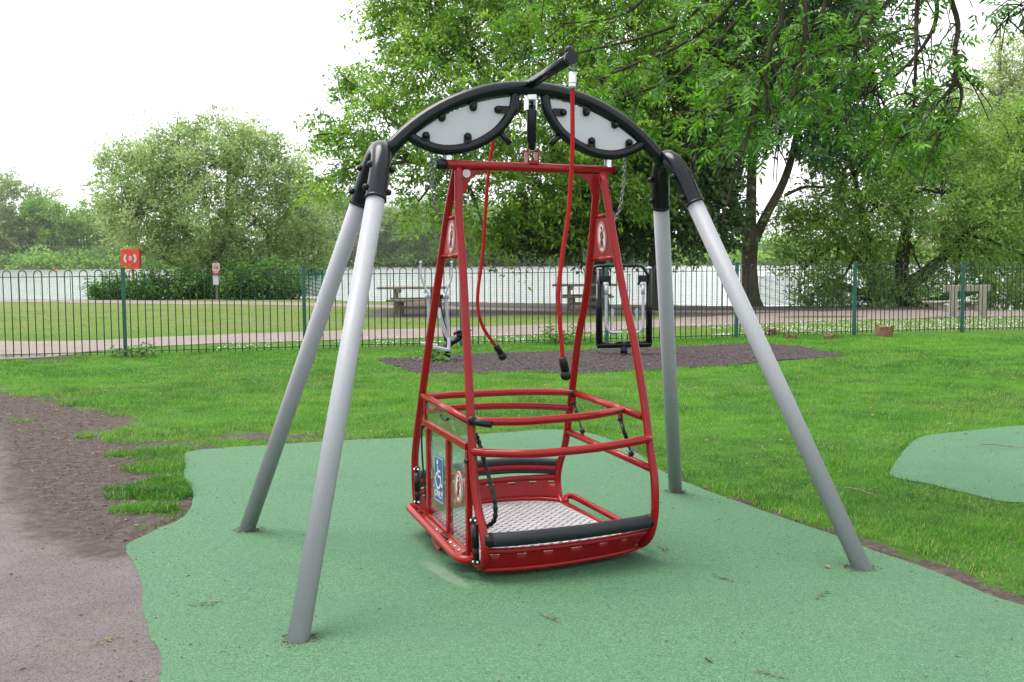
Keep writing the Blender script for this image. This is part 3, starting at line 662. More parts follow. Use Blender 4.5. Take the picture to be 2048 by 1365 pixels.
far_tree('willow_tree', 'dark stemmed willow with leaning bare limbs on the opposite shore', fx(108, 326), 326, 20, 17, L_FAR1, 32)
far_tree('broadleaf_tree', 'rounded mid green tree on the far shore just left of the big grey willow', fx(178, 334), 334, 23, 20, L_FAR1, 33)
far_tree('bush', 'low rounded pale bush at the water edge of the far shore, left of the lifebuoy', fx(122, 322), 322, 6.5, 13, L_FAR2, 34, cl=260)['category'] = 'bush'
far_tree('willow_tree', 'silvery tree on the far shore directly behind the lifebuoy housing', fx(228, 326), 326, 15, 14, L_FAR2, 35)
far_tree('broadleaf_tree', 'green tree cut by the left frame edge on the far shore', fx(-18, 338), 338, 24, 20, L_FAR1, 36)
g = 'trees on the far shore seen behind the swing'
FARP = far_tree('shore_tree', 'pale green tree on the far shore glimpsed behind the swing and the ash', fx(640, 330), 330, 24, 22, L_FAR1, 41, g)
FARQ = far_tree('shore_tree', 'pale green tree on the far shore glimpsed behind the swing and the ash', fx(720, 326), 326, 18, 18, L_FAR2, 42, g)
def copy_tree(src, loc, rz, sc):
    c = src.copy(); COL.objects.link(c); c.location = loc; c.rotation_euler = (0, 0, rz); c.scale = (sc,) * 3
    for ch in src.children:
        d = ch.copy(); COL.objects.link(d); d.parent = c
    return c
for k, (p, Y, s) in enumerate([(780, 336, 1.1), (850, 328, .85), (905, 333, 1.0), (960, 325, .8), (1020, 335, 1.05), (1080, 326, .8), (1150, 333, .9), (1230, 328, .75), (1290, 336, .85), (600, 322, .6)]):
    copy_tree(FARP if k % 2 else FARQ, (fx(p, Y), Y, .5), k * 1.3, s)
def build_wood():
    rng = np.random.default_rng(77)
    lobes = []
    for x in np.arange(-330, 330, 9):
        h = 15 + 6 * fbm(x, 3, .03) + rng.random() * 4
        if x > fx(1330, 360): h *= .45
        ysh = 318 + (float(fbm(x, 0, .02)) - .5) * 40
        for q in range(2): lobes.append(((x + rng.normal() * 3, ysh + 3 + 6 * q, .9 + rng.random() * 1.5 + q), (6, 3, 1.2 + 1.6 * rng.random()), 1.6))
        for k in range(3): lobes.append(((x + rng.normal() * 3, 342 + rng.random() * 22, h * (.2 + .28 * k)), (7, 6, h * .2)))
    _, V, F, t = cloud_leaves(rng, lobes, 8000, 22, .95, .6, (2.2, 2, 1.2), .03, None, .4, .4)
    o = np_mesh('far_wood', V, F, L_FAR1, None, tint=t); tag(o, 'continuous wood behind the trees on the far shore', 'wood', kind='stuff')
build_wood()

# undergrowth along the near shore
def shrub(name, label, cat, base, w, d, h, n, mat, leaf, seed, stems=26, group=None):
    rng = np.random.default_rng(seed); root = empty(name, base, 0, label, cat, group)
    mb = MB(); Vs, Fs, ts = [], [], []; nb = 0
    for k in range(stems):
        x, y = (rng.random(2) - .5) * np.array([w, d]); hh = h * (.30 + .78 * rng.random() ** 1.3) * (1 - .35 * (abs(x) / (w / 2)) ** 2)
        tip = np.array([x + rng.normal() * .12, y + rng.normal() * .12, hh]); b0 = np.array([x * .85, y * .85, -.05])
        mb.tube([b0, (b0 + tip) / 2 + rng.normal(size=3) * .04, tip], .012, 4, 2, False, True, rs=[.013, .01, .004])
        m = max(6, n // stems); tt = rng.random(m) ** .7; P = b0 + (tip - b0) * tt[:, None] + rng.normal(size=(m, 3)) * np.array([.10, .10, .05]) * (1 + h * .25)
        a = rng.random(m) * 2 * PI; D = unit(np.stack([np.cos(a), np.sin(a), rng.normal(size=m) * .3 - .2], 1)); N = unit(rng.normal(size=(m, 3)) * .4 + np.array([0, 0, 1]))
        L = leaf * (.6 + .7 * rng.random(m)); V, F = leaf_arrays(P, D, N, L, L * .5); Vs.append(V); Fs.append(F + nb); nb += len(V)
        ts.append(np.repeat(np.clip(rng.random() * .5 + .25 + rng.normal(size=m) * .15, 0, 1), 4))
    mb.build('stems', M_BARKP, root, kind='stuff')
    o = np_mesh('foliage', np.concatenate(Vs), np.concatenate(Fs), mat, root, tint=np.concatenate(ts)); o['kind'] = 'stuff'; return root
def gx(p, Y): return (p - 1024) / 2130 * Y
shrub('nettle_clump', 'leafy nettle clump round the foot of the lifebuoy post', 'shrub', (gx(258, 44.2), 44.0, 0), 2.6, 1.3, 1.35, 4200, L_NET, .17, 51, 60)
shrub('nettle_clump', 'tall nettle clump between the lifebuoy and the no swimming sign', 'shrub', (gx(345, 43.4), 43.5, 0), 3.2, 1.5, 1.5, 5200, L_NET, .17, 52, 70)
shrub('nettle_clump', 'bright green nettle clump right behind the no swimming sign', 'shrub', (gx(440, 43.4), 43.5, 0), 3.0, 1.3, 1.35, 4600, L_NET, .17, 53, 60)
shrub('bramble_bush', 'bramble bush between the no swimming sign and the green netting', 'shrub', (gx(530, 43.0), 43.0, 0), 3.2, 1.5, 1.75, 5600, L_NET, .17, 54, 70)
shrub('reed_clump', 'low green waterside plants left of the lifebuoy post', 'shrub', (gx(222, 44.4), 44.4, -.05), 1.4, .9, .95, 1500, L_NET, .15, 55, 26)
shrub('bush', 'small dark bush under the right willow at the water edge, left of its stems', 'shrub', (gx(1690, 34), 34, 0), 3.0, 1.0, .95, 1500, L_WIL2, .11, 56)
shrub('bush', 'small bush in front of the water right of the timber bench', 'shrub', (gx(2010, 33), 33, -.05), 1.6, .8, .9, 700, L_WIL2, .10, 57)
shrub('weed_tuft', 'green weed tuft at the foot of the cross trainer post', 'weed', (-1.08, 15.95, 0), .6, .3, .17, 260, L_NET, .09, 58, 16)
shrub('weed_tuft', 'leafy weed growing through the fence between the two exercise machines', 'weed', (.85, 19.05, 0), .45, .2, .42, 220, L_NET, .11, 59, 9)
shrub('weed_tuft', 'leafy weed against the fence post nearest the lifebuoy', 'weed', (-6.0, 17.15, 0), .6, .2, .22, 200, L_NET, .09, 60, 12)

# ------------------------------------------------------------------ overhanging near ash
def near_tree():
    rng = np.random.default_rng(21)
    root = empty('ash_tree', (6.6, 6.2, 0), 0, 'overhanging ash whose thin dark branches hang down from the top right', 'tree')
    O = np.array([6.6, 6.2, 0])
    def W(p): # (pixel x, pixel y, distance)
        Y = p[2]; return np.array([(p[0] - 1024) / 2130 * Y, Y, 1.5 + (521 - p[1]) / 2130 * Y]) - O
    tr = MB()
    tr.tube([(0, 0, -.1), (0, 0, .4), (-.05, .05, 2), (-.2, .1, 3.8), (-.3, .1, 6), (-.3, 0, 8.5)], .3, 12, 4, True, True, rs=[.38, .29, .25, .21, .15, .06])
    limbs = [[(-.1, .1, 3.2), (-1.6, .2, 4.3), (-3.0, .3, 4.6), (-4.4, .4, 4.5), (-5.6, .9, 4.2)], [(-.15, .1, 3.7), (-1.0, .9, 4.6), (-2.2, 1.4, 4.8), (-3.6, 1.7, 4.5)], [(-.1, .1, 3.0), (-.9, -.3, 3.9), (-2.0, -.4, 4.2), (-3.4, -.3, 4.1)]]
    LN = []
    for l in limbs:
        tr.tube(l, .1, 9, 4, True, True, rs=[.12, .09, .07, .05, .025][:len(l)])
        for a, b in zip(l[:-1], l[1:]):
            for t in np.linspace(0, 1, 6): LN.append(np.array(a) * (1 - t) + np.array(b) * t)
    LN = np.array(LN)
    tr.build('trunk', M_BARK, root)
    br = [[(1560, -70, 6.2), (1553, 55, 6.1), (1545, 95, 6.1), (1522, 150, 6.0), (1510, 215, 6.0), (1500, 255, 6.0), (1478, 330, 5.9)],
          [(1592, -70, 6.4), (1596, 55, 6.3), (1598, 125, 6.3), (1586, 195, 6.2), (1568, 235, 6.2), (1550, 300, 6.2)],
          [(1830, -70, 6.6), (1742, 48, 6.5), (1712, 92, 6.4), (1690, 130, 6.4), (1672, 165, 6.3)],
          [(1822, -70, 6.0), (1820, 40, 6.0), (1827, 100, 5.9), (1825, 175, 5.9), (1816, 250, 5.9)],
          [(1880, -60, 5.8), (1900, 60, 5.8), (1897, 115, 5.7), (1895, 175, 5.7), (1872, 212, 5.7), (1838, 250, 5.7), (1795, 285, 5.7)],
          [(1520, -70, 6.8), (1440, 35, 6.9), (1350, 100, 7.0), (1270, 140, 7.1), (1200, 168, 7.2)],
          [(1540, -60, 7.0), (1480, 40, 7.1), (1420, 110, 7.2), (1340, 170, 7.3), (1250, 200, 7.5)],
          [(1450, -60, 7.4), (1380, 40, 7.4), (1290, 80, 7.5), (1180, 110, 7.7), (1120, 120, 7.8)],
          [(1723, 75, 6.4), (1727, 115, 6.3), (1734, 150, 6.3), (1733, 175, 6.3), (1752, 205, 6.2), (1766, 250, 6.2)],
          [(1896, 165, 5.7), (1909, 195, 5.7), (1905, 235, 5.7), (1878, 268, 5.7)],
          [(1650, -70, 6.9), (1640, 20, 6.9), (1610, 80, 6.9), (1570, 130, 6.9), (1480, 190, 7.0), (1400, 230, 7.1)],
          [(1760, -60, 7.2), (1700, 60, 7.2), (1650, 110, 7.2), (1560, 150, 7.3)],
          [(1850, -60, 6.2), (1860, 40, 6.2), (1845, 100, 6.2), (1780, 160, 6.2), (1720, 200, 6.2)],
          [(1340, -70, 8.0), (1280, 20, 8.0), (1220, 50, 8.1), (1130, 60, 8.3)], [(1150, -70, 8.2), (1100, -10, 8.2), (1050, 20, 8.2)],
          [(2100, -60, 5.6), (2060, 0, 5.6), (2030, 30, 5.6), (2000, 55, 5.6)], [(1480, 200, 6.6), (1440, 230, 6.6), (1400, 280, 6.7), (1380, 330, 6.8)], [(1545, 110, 6.1), (1530, 150, 6.1), (1530, 200, 6.0), (1560, 260, 6.0)]]
    sites = []; mb = MB()
    for b in br:
        P = [W(p) for p in b]; n = len(P)
        if b[0][1] < -30:
            q = LN[np.argmin(((LN - (P[0] + np.array([0, 0, 1.0]))) ** 2).sum(1))]; P = [q, (q + P[0]) / 2 + np.array([0, 0, .15])] + P
        r = .017 if b[0][1] < 0 else .011
        # knobbly
        Pj = [p + rng.normal(size=3) * .012 for p in P]
        mb.tube(Pj, r, 7, 5, True, True, rs=list(np.linspace(r * 1.15, r * .38, len(Pj))))
        for a, c in zip(P[-n:-1], P[-n + 1:]):
            for t in rng.random(3): sites.append((a * (1 - t) + c * t, unit(c - a)))
        sites += [(P[-1], unit(P[-1] - P[-2]))] * 2
    leaves = []
    for s, d in sites:
        for _ in range(1):
            dd = unit(d * .4 + rng.normal(size=3) * .8 + np.array([-.25, 0, -.25])); Lt = .10 + .28 * rng.random()
            e = s + dd * Lt + np.array([0, 0, -.05]); mb.tube([s, s + dd * Lt * .55 + np.array([0, 0, .015]), e], .005, 5, 2, False, True, rs=[.0055, .004, .0025])
            for k in range(5): leaves.append((e if k < 4 else s + dd * Lt * .6, unit(dd * .7 + rng.normal(size=3) * .75 + np.array([0, 0, -.35]))))
    mb.build('branch', M_BARKD, root)
    # compound leaves: a stalk with paired leaflets, a few variants
    variants = []
    for k in range(7):
        r2 = np.random.default_rng(100 + k); Vs, Fs, Tt = [], [], []; nb = 0; Lr = .20 + .05 * r2.random(); m = 4
        st = np.linspace(.3, 1, m + 1); bend = .10 + .12 * r2.random()
        def rp(t): return np.array([t * Lr, 0, -bend * Lr * t * t])
        for j, t in enumerate(st):
            for sg in ((-1, 1) if j < m else (0,)):
                D = unit(np.array([.55 if sg else 1, sg * .9, -.25 - .2 * r2.random()]) + r2.normal(size=3) * .12); N = unit(np.array([0, 0, 1.]) + r2.normal(size=3) * .25)
                L = .075 * (.8 + .35 * r2.random()); S = unit(np.cross(D, N)); W_ = L * .36; p = rp(t)
                V = np.array([p, p + D * L * .3 + S * W_ * .42 + N * .003, p + D * L * .62 + S * W_ * .40, p + D * L - N * .008, p + D * L * .62 - S * W_ * .40, p + D * L * .3 - S * W_ * .42 + N * .003, p + D * L * .45 - N * .004])
                F = np.array([[0, 1, 6], [1, 2, 6], [2, 3, 6], [3, 4, 6], [4, 5, 6], [5, 0, 6]]) + nb; Vs.append(V); Fs.append(F); nb += 7
                Tt.append(np.full(7, np.clip(.45 + r2.normal() * .2, 0, 1)))
        a, b = rp(0), rp(1)
        V = np.array([a + [0, .0015, 0], a - [0, .0015, 0], rp(.5) + [0, .0012, .001], rp(.5) - [0, .0012, -.001], b, b + [0, .001, 0]]); F = np.array([[0, 1, 2], [1, 3, 2], [2, 3, 4], [2, 4, 5]]) + nb
        Vs.append(V); Fs.append(F); Tt.append(np.full(6, .4)); variants.append((np.concatenate(Vs), np.concatenate(Fs), np.concatenate(Tt)))
    meshes = []
    for V, F, t in variants:
        for dt in (-.28, 0, .3):
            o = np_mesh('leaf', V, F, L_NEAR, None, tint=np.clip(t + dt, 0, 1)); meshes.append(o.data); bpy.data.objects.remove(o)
    # nearest / most central ones become parts, the rest one mass
    def keep(p):
        q = p + O; u = 1024 + 2130 * q[0] / q[1]; v = 521 - 2130 * (q[2] - 1.5) / q[1]
        lim = np.interp(u, [900, 1000, 1250, 1400, 1500, 1880, 1930, 1960, 1990, 2060, 2300], [30, 60, 230, 300, 300, 320, 240, 30, 60, 90, 90]); return v < lim
    leaves = [l for l in leaves if keep(l[0])]
    def seen(p):
        q = p + O; u = 1024 + 2130 * q[0] / q[1]; v = 521 - 2130 * (q[2] - 1.5) / q[1]; return -30 < u < 2080 and -20 < v < 420
    vis = [i for i, l in enumerate(leaves) if seen(l[0])]; vis.sort(key=lambda i: (leaves[i][0] + O)[1]); own = set(vis[:290])
    aV, aF, aT = [], [], []; nb = 0
    for i, (p, d) in enumerate(leaves):
        yv = unit(np.cross(np.array([0, 0, 1.]) + rng.normal(size=3) * .35, d)); zv = np.cross(d, yv); M = np.stack([d, yv, zv], 1); sc = .46 + .26 * rng.random(); k = int(rng.integers(len(meshes)))
        if i in own:
            o = bpy.data.objects.new('leaf', meshes[k]); link(o, root); o.matrix_local = Matrix.Translation(p) @ Matrix((M * sc).tolist()).to_4x4()
        else:
            V, F, t = variants[k // 3]; aV.append(V @ (M * sc).T + p); aF.append(F + nb); nb += len(V); aT.append(np.clip(t + rng.normal() * .2, 0, 1))
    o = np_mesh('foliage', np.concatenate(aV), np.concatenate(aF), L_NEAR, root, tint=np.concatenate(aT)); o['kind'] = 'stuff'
near_tree()

# ------------------------------------------------------------------ grass, daisies, litter
def build_grass():
    rng = np.random.default_rng(4)
    def blades(n, xr, yr, hgt, wid, keepf):
        x = rng.uniform(*xr, n); y = rng.uniform(*yr, n)
        k = (np.abs(x) < .60 * y + 1.6) & keepf(x, y); x = x[k]; y = y[k]
        return x, y, hgt, wid
    def ok(x, y):
        k = ~inside(x, y, RUB_O) & ~inside(x, y, PATCH_O) & ~inside(x, y, MULCH_O) & ~inside(x, y, DIRT_O)
        b = bare(x, y); n = fbm(x, y, 2.2)
        k &= (b + (n - .5) * 1.1 < .50 + rng.random(len(x)) * .12)
        k &= rng.random(len(x)) < .35 + 1.2 * fbm(x + 40, y, 4.0)
        return k
    sets = [blades(470000, (-6, 7.2), (4.2, 9.5), .040, .0036, ok), blades(520000, (-9.5, 10), (9.5, 14), .046, .0048, ok), blades(520000, (-13, 13.6), (14, 20.9), .052, .0075, lambda x, y: ok(x, y) & (y < 17.2 + .285 * (x + 6.25) + .6))]
    # beyond the fence: short, sparse
    sets.append(blades(190000, (-17, 17), (16.5, 34), .035, .010, lambda x, y: (y > 17.2 + .285 * (x + 6.25)) & ~inside(x, y, PATHM) & ~inside(x, y, PATHL) & (bare(x, y) < .40) & (y < shore_y(x) - .6)))
    # tufts growing out over the rubber edge and the soil
    tx, ty = [], []
    for cx, cy, r, n in [(-2.75, 8.3, .28, 1500), (-2.55, 7.75, .27, 1800), (-2.36, 7.05, .2, 1500), (-2.25, 6.78, .17, 1200), (-2.3, 6.4, .14, 350), (-3.15, 9.15, .4, 1500), (-2.2, 6.42, .13, 500), (-3.7, 9.1, .07, 140), (-2.65, 6.95, .05, 80), (-4.7, 11.2, .08, 120), (-2.5, 6.75, .1, 160), (-3.1, 8.2, .08, 130), (-2.4, 7.3, .1, 250)]:
        n = int(n * 1.7); a = rng.random(n) * 2 * PI; q = np.sqrt(rng.random(n)) * r * (.7 + .6 * fbm(np.cos(a) * 3 + cx, np.sin(a) * 3, 1.0)); tx.append(cx + q * np.cos(a) * 1.2); ty.append(cy + q * np.sin(a))
    tx = np.concatenate(tx); ty = np.concatenate(ty); kk = ~inside(tx, ty, RUB_O); sets.append((tx[kk], ty[kk], .060, .004))
    Vs, Fs, Ts = [], [], []; nb = 0
    for x, y, hgt, wid in sets:
        n = len(x); cl = fbm(x, y, 1.6); h = hgt * (.35 + .9 * rng.random(n) ** 1.5) * (.30 + 1.1 * cl + .9 * np.clip(fbm(x + 11, y + 5, 5.0) - .45, 0, 1) * 2.2)
        a = rng.random(n) * 2 * PI; lean = .25 + .75 * rng.random(n); D = np.stack([np.cos(a) * lean, np.sin(a) * lean, np.ones(n)], 1); D = unit(D)
        S = np.stack([-np.sin(a), np.cos(a), np.zeros(n)], 1); P = np.stack([x, y, ground_z(x, y) - .004], 1); w = wid * (.7 + .6 * rng.random(n))[:, None]; H = h[:, None]
        mid = P + D * H * .55; tip = P + D * H + np.stack([np.cos(a), np.sin(a), -.35 * np.ones(n)], 1) * H * .35 * lean[:, None]
        V = np.stack([P - S * w * .5, P + S * w * .5, mid + S * w * .38, tip, mid - S * w * .38], 1).reshape(-1, 3)
        b = np.arange(n)[:, None] * 5 + nb
        F = np.concatenate([b + np.array([0, 1, 2]), b + np.array([0, 2, 4]), b + np.array([4, 2, 3])], 1).reshape(-1, 3) if wid < .0045 else np.concatenate([b + np.array([0, 1, 3])], 1).reshape(-1, 3)
        patch = fbm(x + 7, y + 3, .8); dry = (rng.random(n) < .05 + .15 * (fbm(x + 70, y, 1.3) > .60))
        t = np.clip(.45 + .8 * (patch - .5) + .9 * (fbm(x, y + 60, 3.5) - .5) + rng.normal(size=n) * .20, 0, .86); t = np.where(dry, 1.0, t)
        if y.min() > 16.4 and wid > .009: t = np.clip(t + .18, 0, 1)
        Vs.append(V); Fs.append(F); Ts.append(np.repeat(t, 5)); nb += len(V)
    o = np_mesh('grass', np.concatenate(Vs), np.concatenate(Fs), L_GRASS, None, tint=np.concatenate(Ts))
    tag(o, 'bright green uneven grass between the green rubber and the fence', 'grass', kind='stuff')
build_grass()

def discs(x, y, z, r, rng, seg=6, tilt=.5):
    n = len(x); N = unit(rng.normal(size=(n, 3)) * tilt + np.array([0, 0, 1.])); A = unit(np.cross(N, rng.normal(size=(n, 3)))); Bv = np.cross(N, A); c = np.stack([x, y, z], 1)
    k = np.arange(seg) * 2 * PI / seg; r = np.broadcast_to(r, (n,))[:, None, None]
    V = c[:, None, :] + r * (A[:, None, :] * np.cos(k)[None, :, None] + Bv[:, None, :] * np.sin(k)[None, :, None])
    return V.reshape(-1, 3), np.arange(n * seg).reshape(n, seg)
def build_daisies():
    rng = np.random.default_rng(9); n = 9000; x = rng.uniform(-5, 14, n); d = rng.random(n) ** 1.8 * 3.6 + .1; y = 17.2 + .285 * (x + 6.25) + d
    k = (fbm(x, y, .7) > .42 - .12 * (x > 6)) & ~inside(x, y, PATHM) & (rng.random(n) < np.clip(.25 + .09 * (x + 5), .1, 1)); x, y = x[k], y[k]
    V, F = discs(x, y, ground_z(x, y) + .05 + rng.random(len(x)) * .03, .011, rng)
    o = np_mesh('daisies', V, F, M_WHITE); tag(o, 'white daisies scattered in the grass just behind the fence', 'daisies', kind='stuff')
build_daisies()

def bits(name, label, cat, pts, size, mat, seed, flat=.35, zf=.006):
    """irregular crumbs, chips or pebbles"""
    rng = np.random.default_rng(seed); n = len(pts); x, y = pts[:, 0], pts[:, 1]
    T4 = np.array([[1, 0, -.3], [-.6, .8, -.3], [-.5, -.85, -.3], [.05, .02, .7], [.4, .5, .35]]); s = size * (.4 + 1.1 * rng.random((n, 1, 1)) ** 2)
    a = rng.random(n) * 2 * PI; ca, sa = np.cos(a), np.sin(a); st = .5 + 1.2 * rng.random(n)
    L = T4[None] * s * np.array([1, .6, flat]); L = L + rng.normal(size=L.shape) * s * .12
    X = (L[..., 0] * ca[:, None] * st[:, None] - L[..., 1] * sa[:, None]); Y = (L[..., 0] * sa[:, None] * st[:, None] + L[..., 1] * ca[:, None])
    V = np.stack([X + x[:, None], Y + y[:, None], L[..., 2] + (ground_z(x, y) + zf)[:, None]], 2).reshape(-1, 3)
    f = np.array([[0, 4, 3], [4, 1, 3], [1, 2, 3], [2, 0, 3], [0, 1, 4]]); F = (np.arange(n)[:, None, None] * 5 + f[None]).reshape(-1, 3)
    o = np_mesh(name, V, F, mat); return tag(o, label, cat, kind='stuff')
M_CHIP = plain('dark_chip', (.05, .036, .03), (.10, .075, .06), .9, 0, .1, 60, .3, 100)
M_TWIG = plain('dry_twig', (.13, .10, .065), (.22, .18, .12), .9, 0, .1, 60, .3, 100)
M_STONE = plain('small_stone', (.11, .09, .082), (.22, .19, .175), .8, 0, .2, 60, .3, 100)
M_CHIPM = plain('mulch_shred', (.035, .026, .028), (.085, .068, .072), .85, 0, .2, 60, .3, 100)
def scatter(n, xr, yr, f, seed):
    rng = np.random.default_rng(seed); x = rng.uniform(*xr, n); y = rng.uniform(*yr, n); k = f(x, y, rng); return np.stack([x[k], y[k]], 1)
bits('rubber_litter', 'dark crumbs of soil lying on the green rubber', 'litter', scatter(6500, (-2.6, 3.2), (2.6, 9.3), lambda x, y, r: inside(x, y, RUB_O) & (r.random(len(x)) < .12 + .5 * np.clip(1 - edge_dist(x, y, RUB_O) / .5, 0, 1)), 61), .0065, M_CHIP, 62, .5, .010)
bits('patch_litter', 'dark crumbs of soil lying on the separate rubber pad', 'litter', scatter(500, (2.6, 6), (6, 9.4), lambda x, y, r: inside(x, y, PATCH_O) & (r.random(len(x)) < .5), 63), .009, M_CHIP, 64, .5, .014)
bits('path_grit', 'grit and small stones on the trodden earth path', 'grit', scatter(5000, (-6, -.8), (2.4, 11), lambda x, y, r: inside(x, y, DIRT_O) | inside(x, y, SOIL), 65), .006, M_STONE, 66, .6, .003)
bits('soil_crumbs', 'dark soil crumbs and bark along the edge of the path', 'crumbs', scatter(42000, (-6.5, -.8), (2.4, 12.5), lambda x, y, r: (inside(x, y, SOIL) & (r.random(len(x)) < .8)) | (inside(x, y, DIRT_O) & (r.random(len(x)) < .03 + 1.0 * np.clip(1 - edge_dist(x, y, SOIL) / .8, 0, 1) ** 2)), 67), .010, M_CHIP, 68, .5, .004)
bits('pale_chips', 'pale wood chips and dry leaf scraps on the bare soil left of the rubber', 'leaf litter', scatter(2600, (-6.5, -1.2), (3.5, 12.5), lambda x, y, r: (inside(x, y, SOIL) & (r.random(len(x)) < .6)) | (inside(x, y, DIRT_O) & (r.random(len(x)) < .06)), 75), .012, M_TWIG, 76, .25, .008)
bits('dark_scraps', 'dark twig and bark scraps lying on the trodden earth path', 'litter', scatter(2600, (-6.5, -.8), (2.4, 12), lambda x, y, r: inside(x, y, DIRT_O) & (r.random(len(x)) < .35), 77), .011, M_CHIP, 78, .3, .008)
bits('edge_soil', 'dark soil crumbs along the right edge of the green rubber', 'crumbs', scatter(9000, (.6, 3.2), (3.4, 9.4), lambda x, y, r: ~inside(x, y, RUB_O) & (edge_dist(x, y, RUB_O) < .06 + .2 * r.random(len(x)) * np.clip(x - 1.0, .1, 1.2)), 69), .012, M_CHIP, 70, .5, .0)
bits('mulch_chips', 'loose dark rubber chips covering the mulch bed', 'mulch', scatter(26000, (-2.2, 5.3), (13.8, 19), lambda x, y, r: inside(x, y, MULCH_O), 71), .024, M_CHIPM, 72, .5, .012)
bits('dry_leaf_bits', 'pale dry leaf fragments scattered in the grass', 'leaf litter', scatter(900, (-5, 7), (5, 15), lambda x, y, r: (fbm(x, y, .9) > .5) & ~inside(x, y, RUB_O) & ~inside(x, y, PATCH_O), 73), .020, M_TWIG, 74, .15, .035)

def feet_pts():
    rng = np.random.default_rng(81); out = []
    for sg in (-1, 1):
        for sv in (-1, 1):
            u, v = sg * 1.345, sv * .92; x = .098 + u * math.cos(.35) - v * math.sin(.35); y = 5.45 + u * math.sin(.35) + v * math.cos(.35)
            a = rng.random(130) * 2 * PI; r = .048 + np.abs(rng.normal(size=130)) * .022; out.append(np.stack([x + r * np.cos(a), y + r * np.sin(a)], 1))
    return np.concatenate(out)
bits('foot_contact_shade', 'dark crumbs added as contact shade round the feet of the grey swing legs', 'grit', feet_pts(), .006, M_CHIP, 82, .5, .010)  # crumbs added round each foot to darken the contact like a soft shadow

# single fallen leaves and twigs one can point at
M_FALL = mk_leafmat('fallen_leaf', [(0, (.045, .075, .018)), (.5, (.085, .12, .035)), (1, (.20, .15, .05))], .15)
def fallen(name, label, cat, loc, kind, seed):
    rng = np.random.default_rng(seed)
    if kind == 'spray':
        mb = MB(); mb.tube([(-.06, 0, .004), (0, .008, .008), (.07, -.006, .006)], .0014, 5, 3)
        P, D = [], []
        for k in range(9): t = -.03 + k * .012; a = rng.random() * 2 * PI; P.append((t, 0, .006)); D.append((math.cos(a), math.sin(a), .15 * rng.random()))
        V, F = leaf_arrays(np.array(P), unit(np.array(D)), unit(rng.normal(size=(9, 3)) * .3 + np.array([0, 0, 1])), .027 * (.7 + .6 * rng.random(9)), .010)
        root = empty(name, loc, rng.random() * 6, label, cat, None); mb.build('stalk', M_TWIG, root); o = np_mesh('leaflets', V, F, M_FALL, root, tint=np.full(len(V), .2 + .35 * rng.random())); return root
    if kind == 'twig':
        o = MB().tube([(-.15, 0, .006), (-.05, .012, .012), (.06, -.004, .008), (.16, .01, .006)], .0035, 6, 3, rs=[.004, .004, .003, .0015]).tube([(.03, 0, .01), (.07, .035, .008)], .002, 5, 1).build(name, M_TWIG); o.location = loc; o.rotation_euler = (0, 0, rng.random() * 6); return tag(o, label, cat)
    V, F = leaf_arrays(np.array([[-.02, 0, .003]]), np.array([[1., 0, .12]]), np.array([[0, .2, 1.]]), .05, .022, .35)
    o = np_mesh(name, V, F, M_FALL, None, tint=np.full(4, .9 if kind == 'yellow' else .3)); o.location = loc; o.rotation_euler = (0, 0, rng.random() * 6); return tag(o, label, cat)
ZR = .010
fallen('leaf_spray', 'crumpled green leaf spray on the rubber left of the front left leg', 'leaf', (-1.35, 4.55, ZR), 'spray', 1)
fallen('leaf_spray', 'wilted pale leaf spray on the rubber between the seat and the front right leg', 'leaf', (1.0, 4.87, ZR), 'spray', 2)
fallen('leaf_spray', 'small green leaf spray on the rubber right of the seat, near the front right leg', 'leaf', (.78, 5.38, ZR), 'spray', 3)
fallen('leaf_spray', 'little green leaf spray on the rubber right in front of the seat', 'leaf', (.16, 4.33, ZR), 'spray', 4)
fallen('leaf_spray', 'green leaf spray at the bottom edge of the frame on the rubber', 'leaf', (.93, 3.72, ZR), 'spray', 5)
fallen('leaf_spray', 'green leaf spray on the rubber below the front right leg', 'leaf', (1.36, 4.62, ZR), 'spray', 6)
fallen('leaf_spray', 'leaf spray on the trodden earth path left of the rubber edge', 'leaf', (-1.62, 4.1, .006), 'spray', 7)
fallen('fallen_leaf', 'single brown leaf on the rubber close to the front right leg', 'leaf', (1.52, 5.05, ZR), 'yellow', 8)
fallen('fallen_leaf', 'single dull leaf at the bottom of the frame, left of the leaf spray there', 'leaf', (.72, 3.86, ZR), 'brown', 9)
fallen('twig', 'forked dry twig lying on the far separate rubber pad', 'twig', (3.85, 8.3, .014), 'twig', 10)
fallen('twig', 'long dry twig on the trodden earth path at the left edge', 'twig', (-3.6, 7.9, .008), 'twig', 11)
fallen('twig', 'dry twig in the grass between the two right legs', 'twig', (1.95, 8.2, .03), 'twig', 12)
fallen('twig', 'short dry twig in the grass left of the separate rubber pad', 'twig', (2.2, 6.6, .03), 'twig', 13)
fallen('fallen_leaf', 'yellow leaf on the soil by the grass tufts left of the rubber', 'leaf', (-2.35, 7.3, .01), 'yellow', 14)
fallen('fallen_leaf', 'yellow leaf on the path near the left edge of the frame', 'leaf', (-3.05, 6.2, .008), 'yellow', 15)

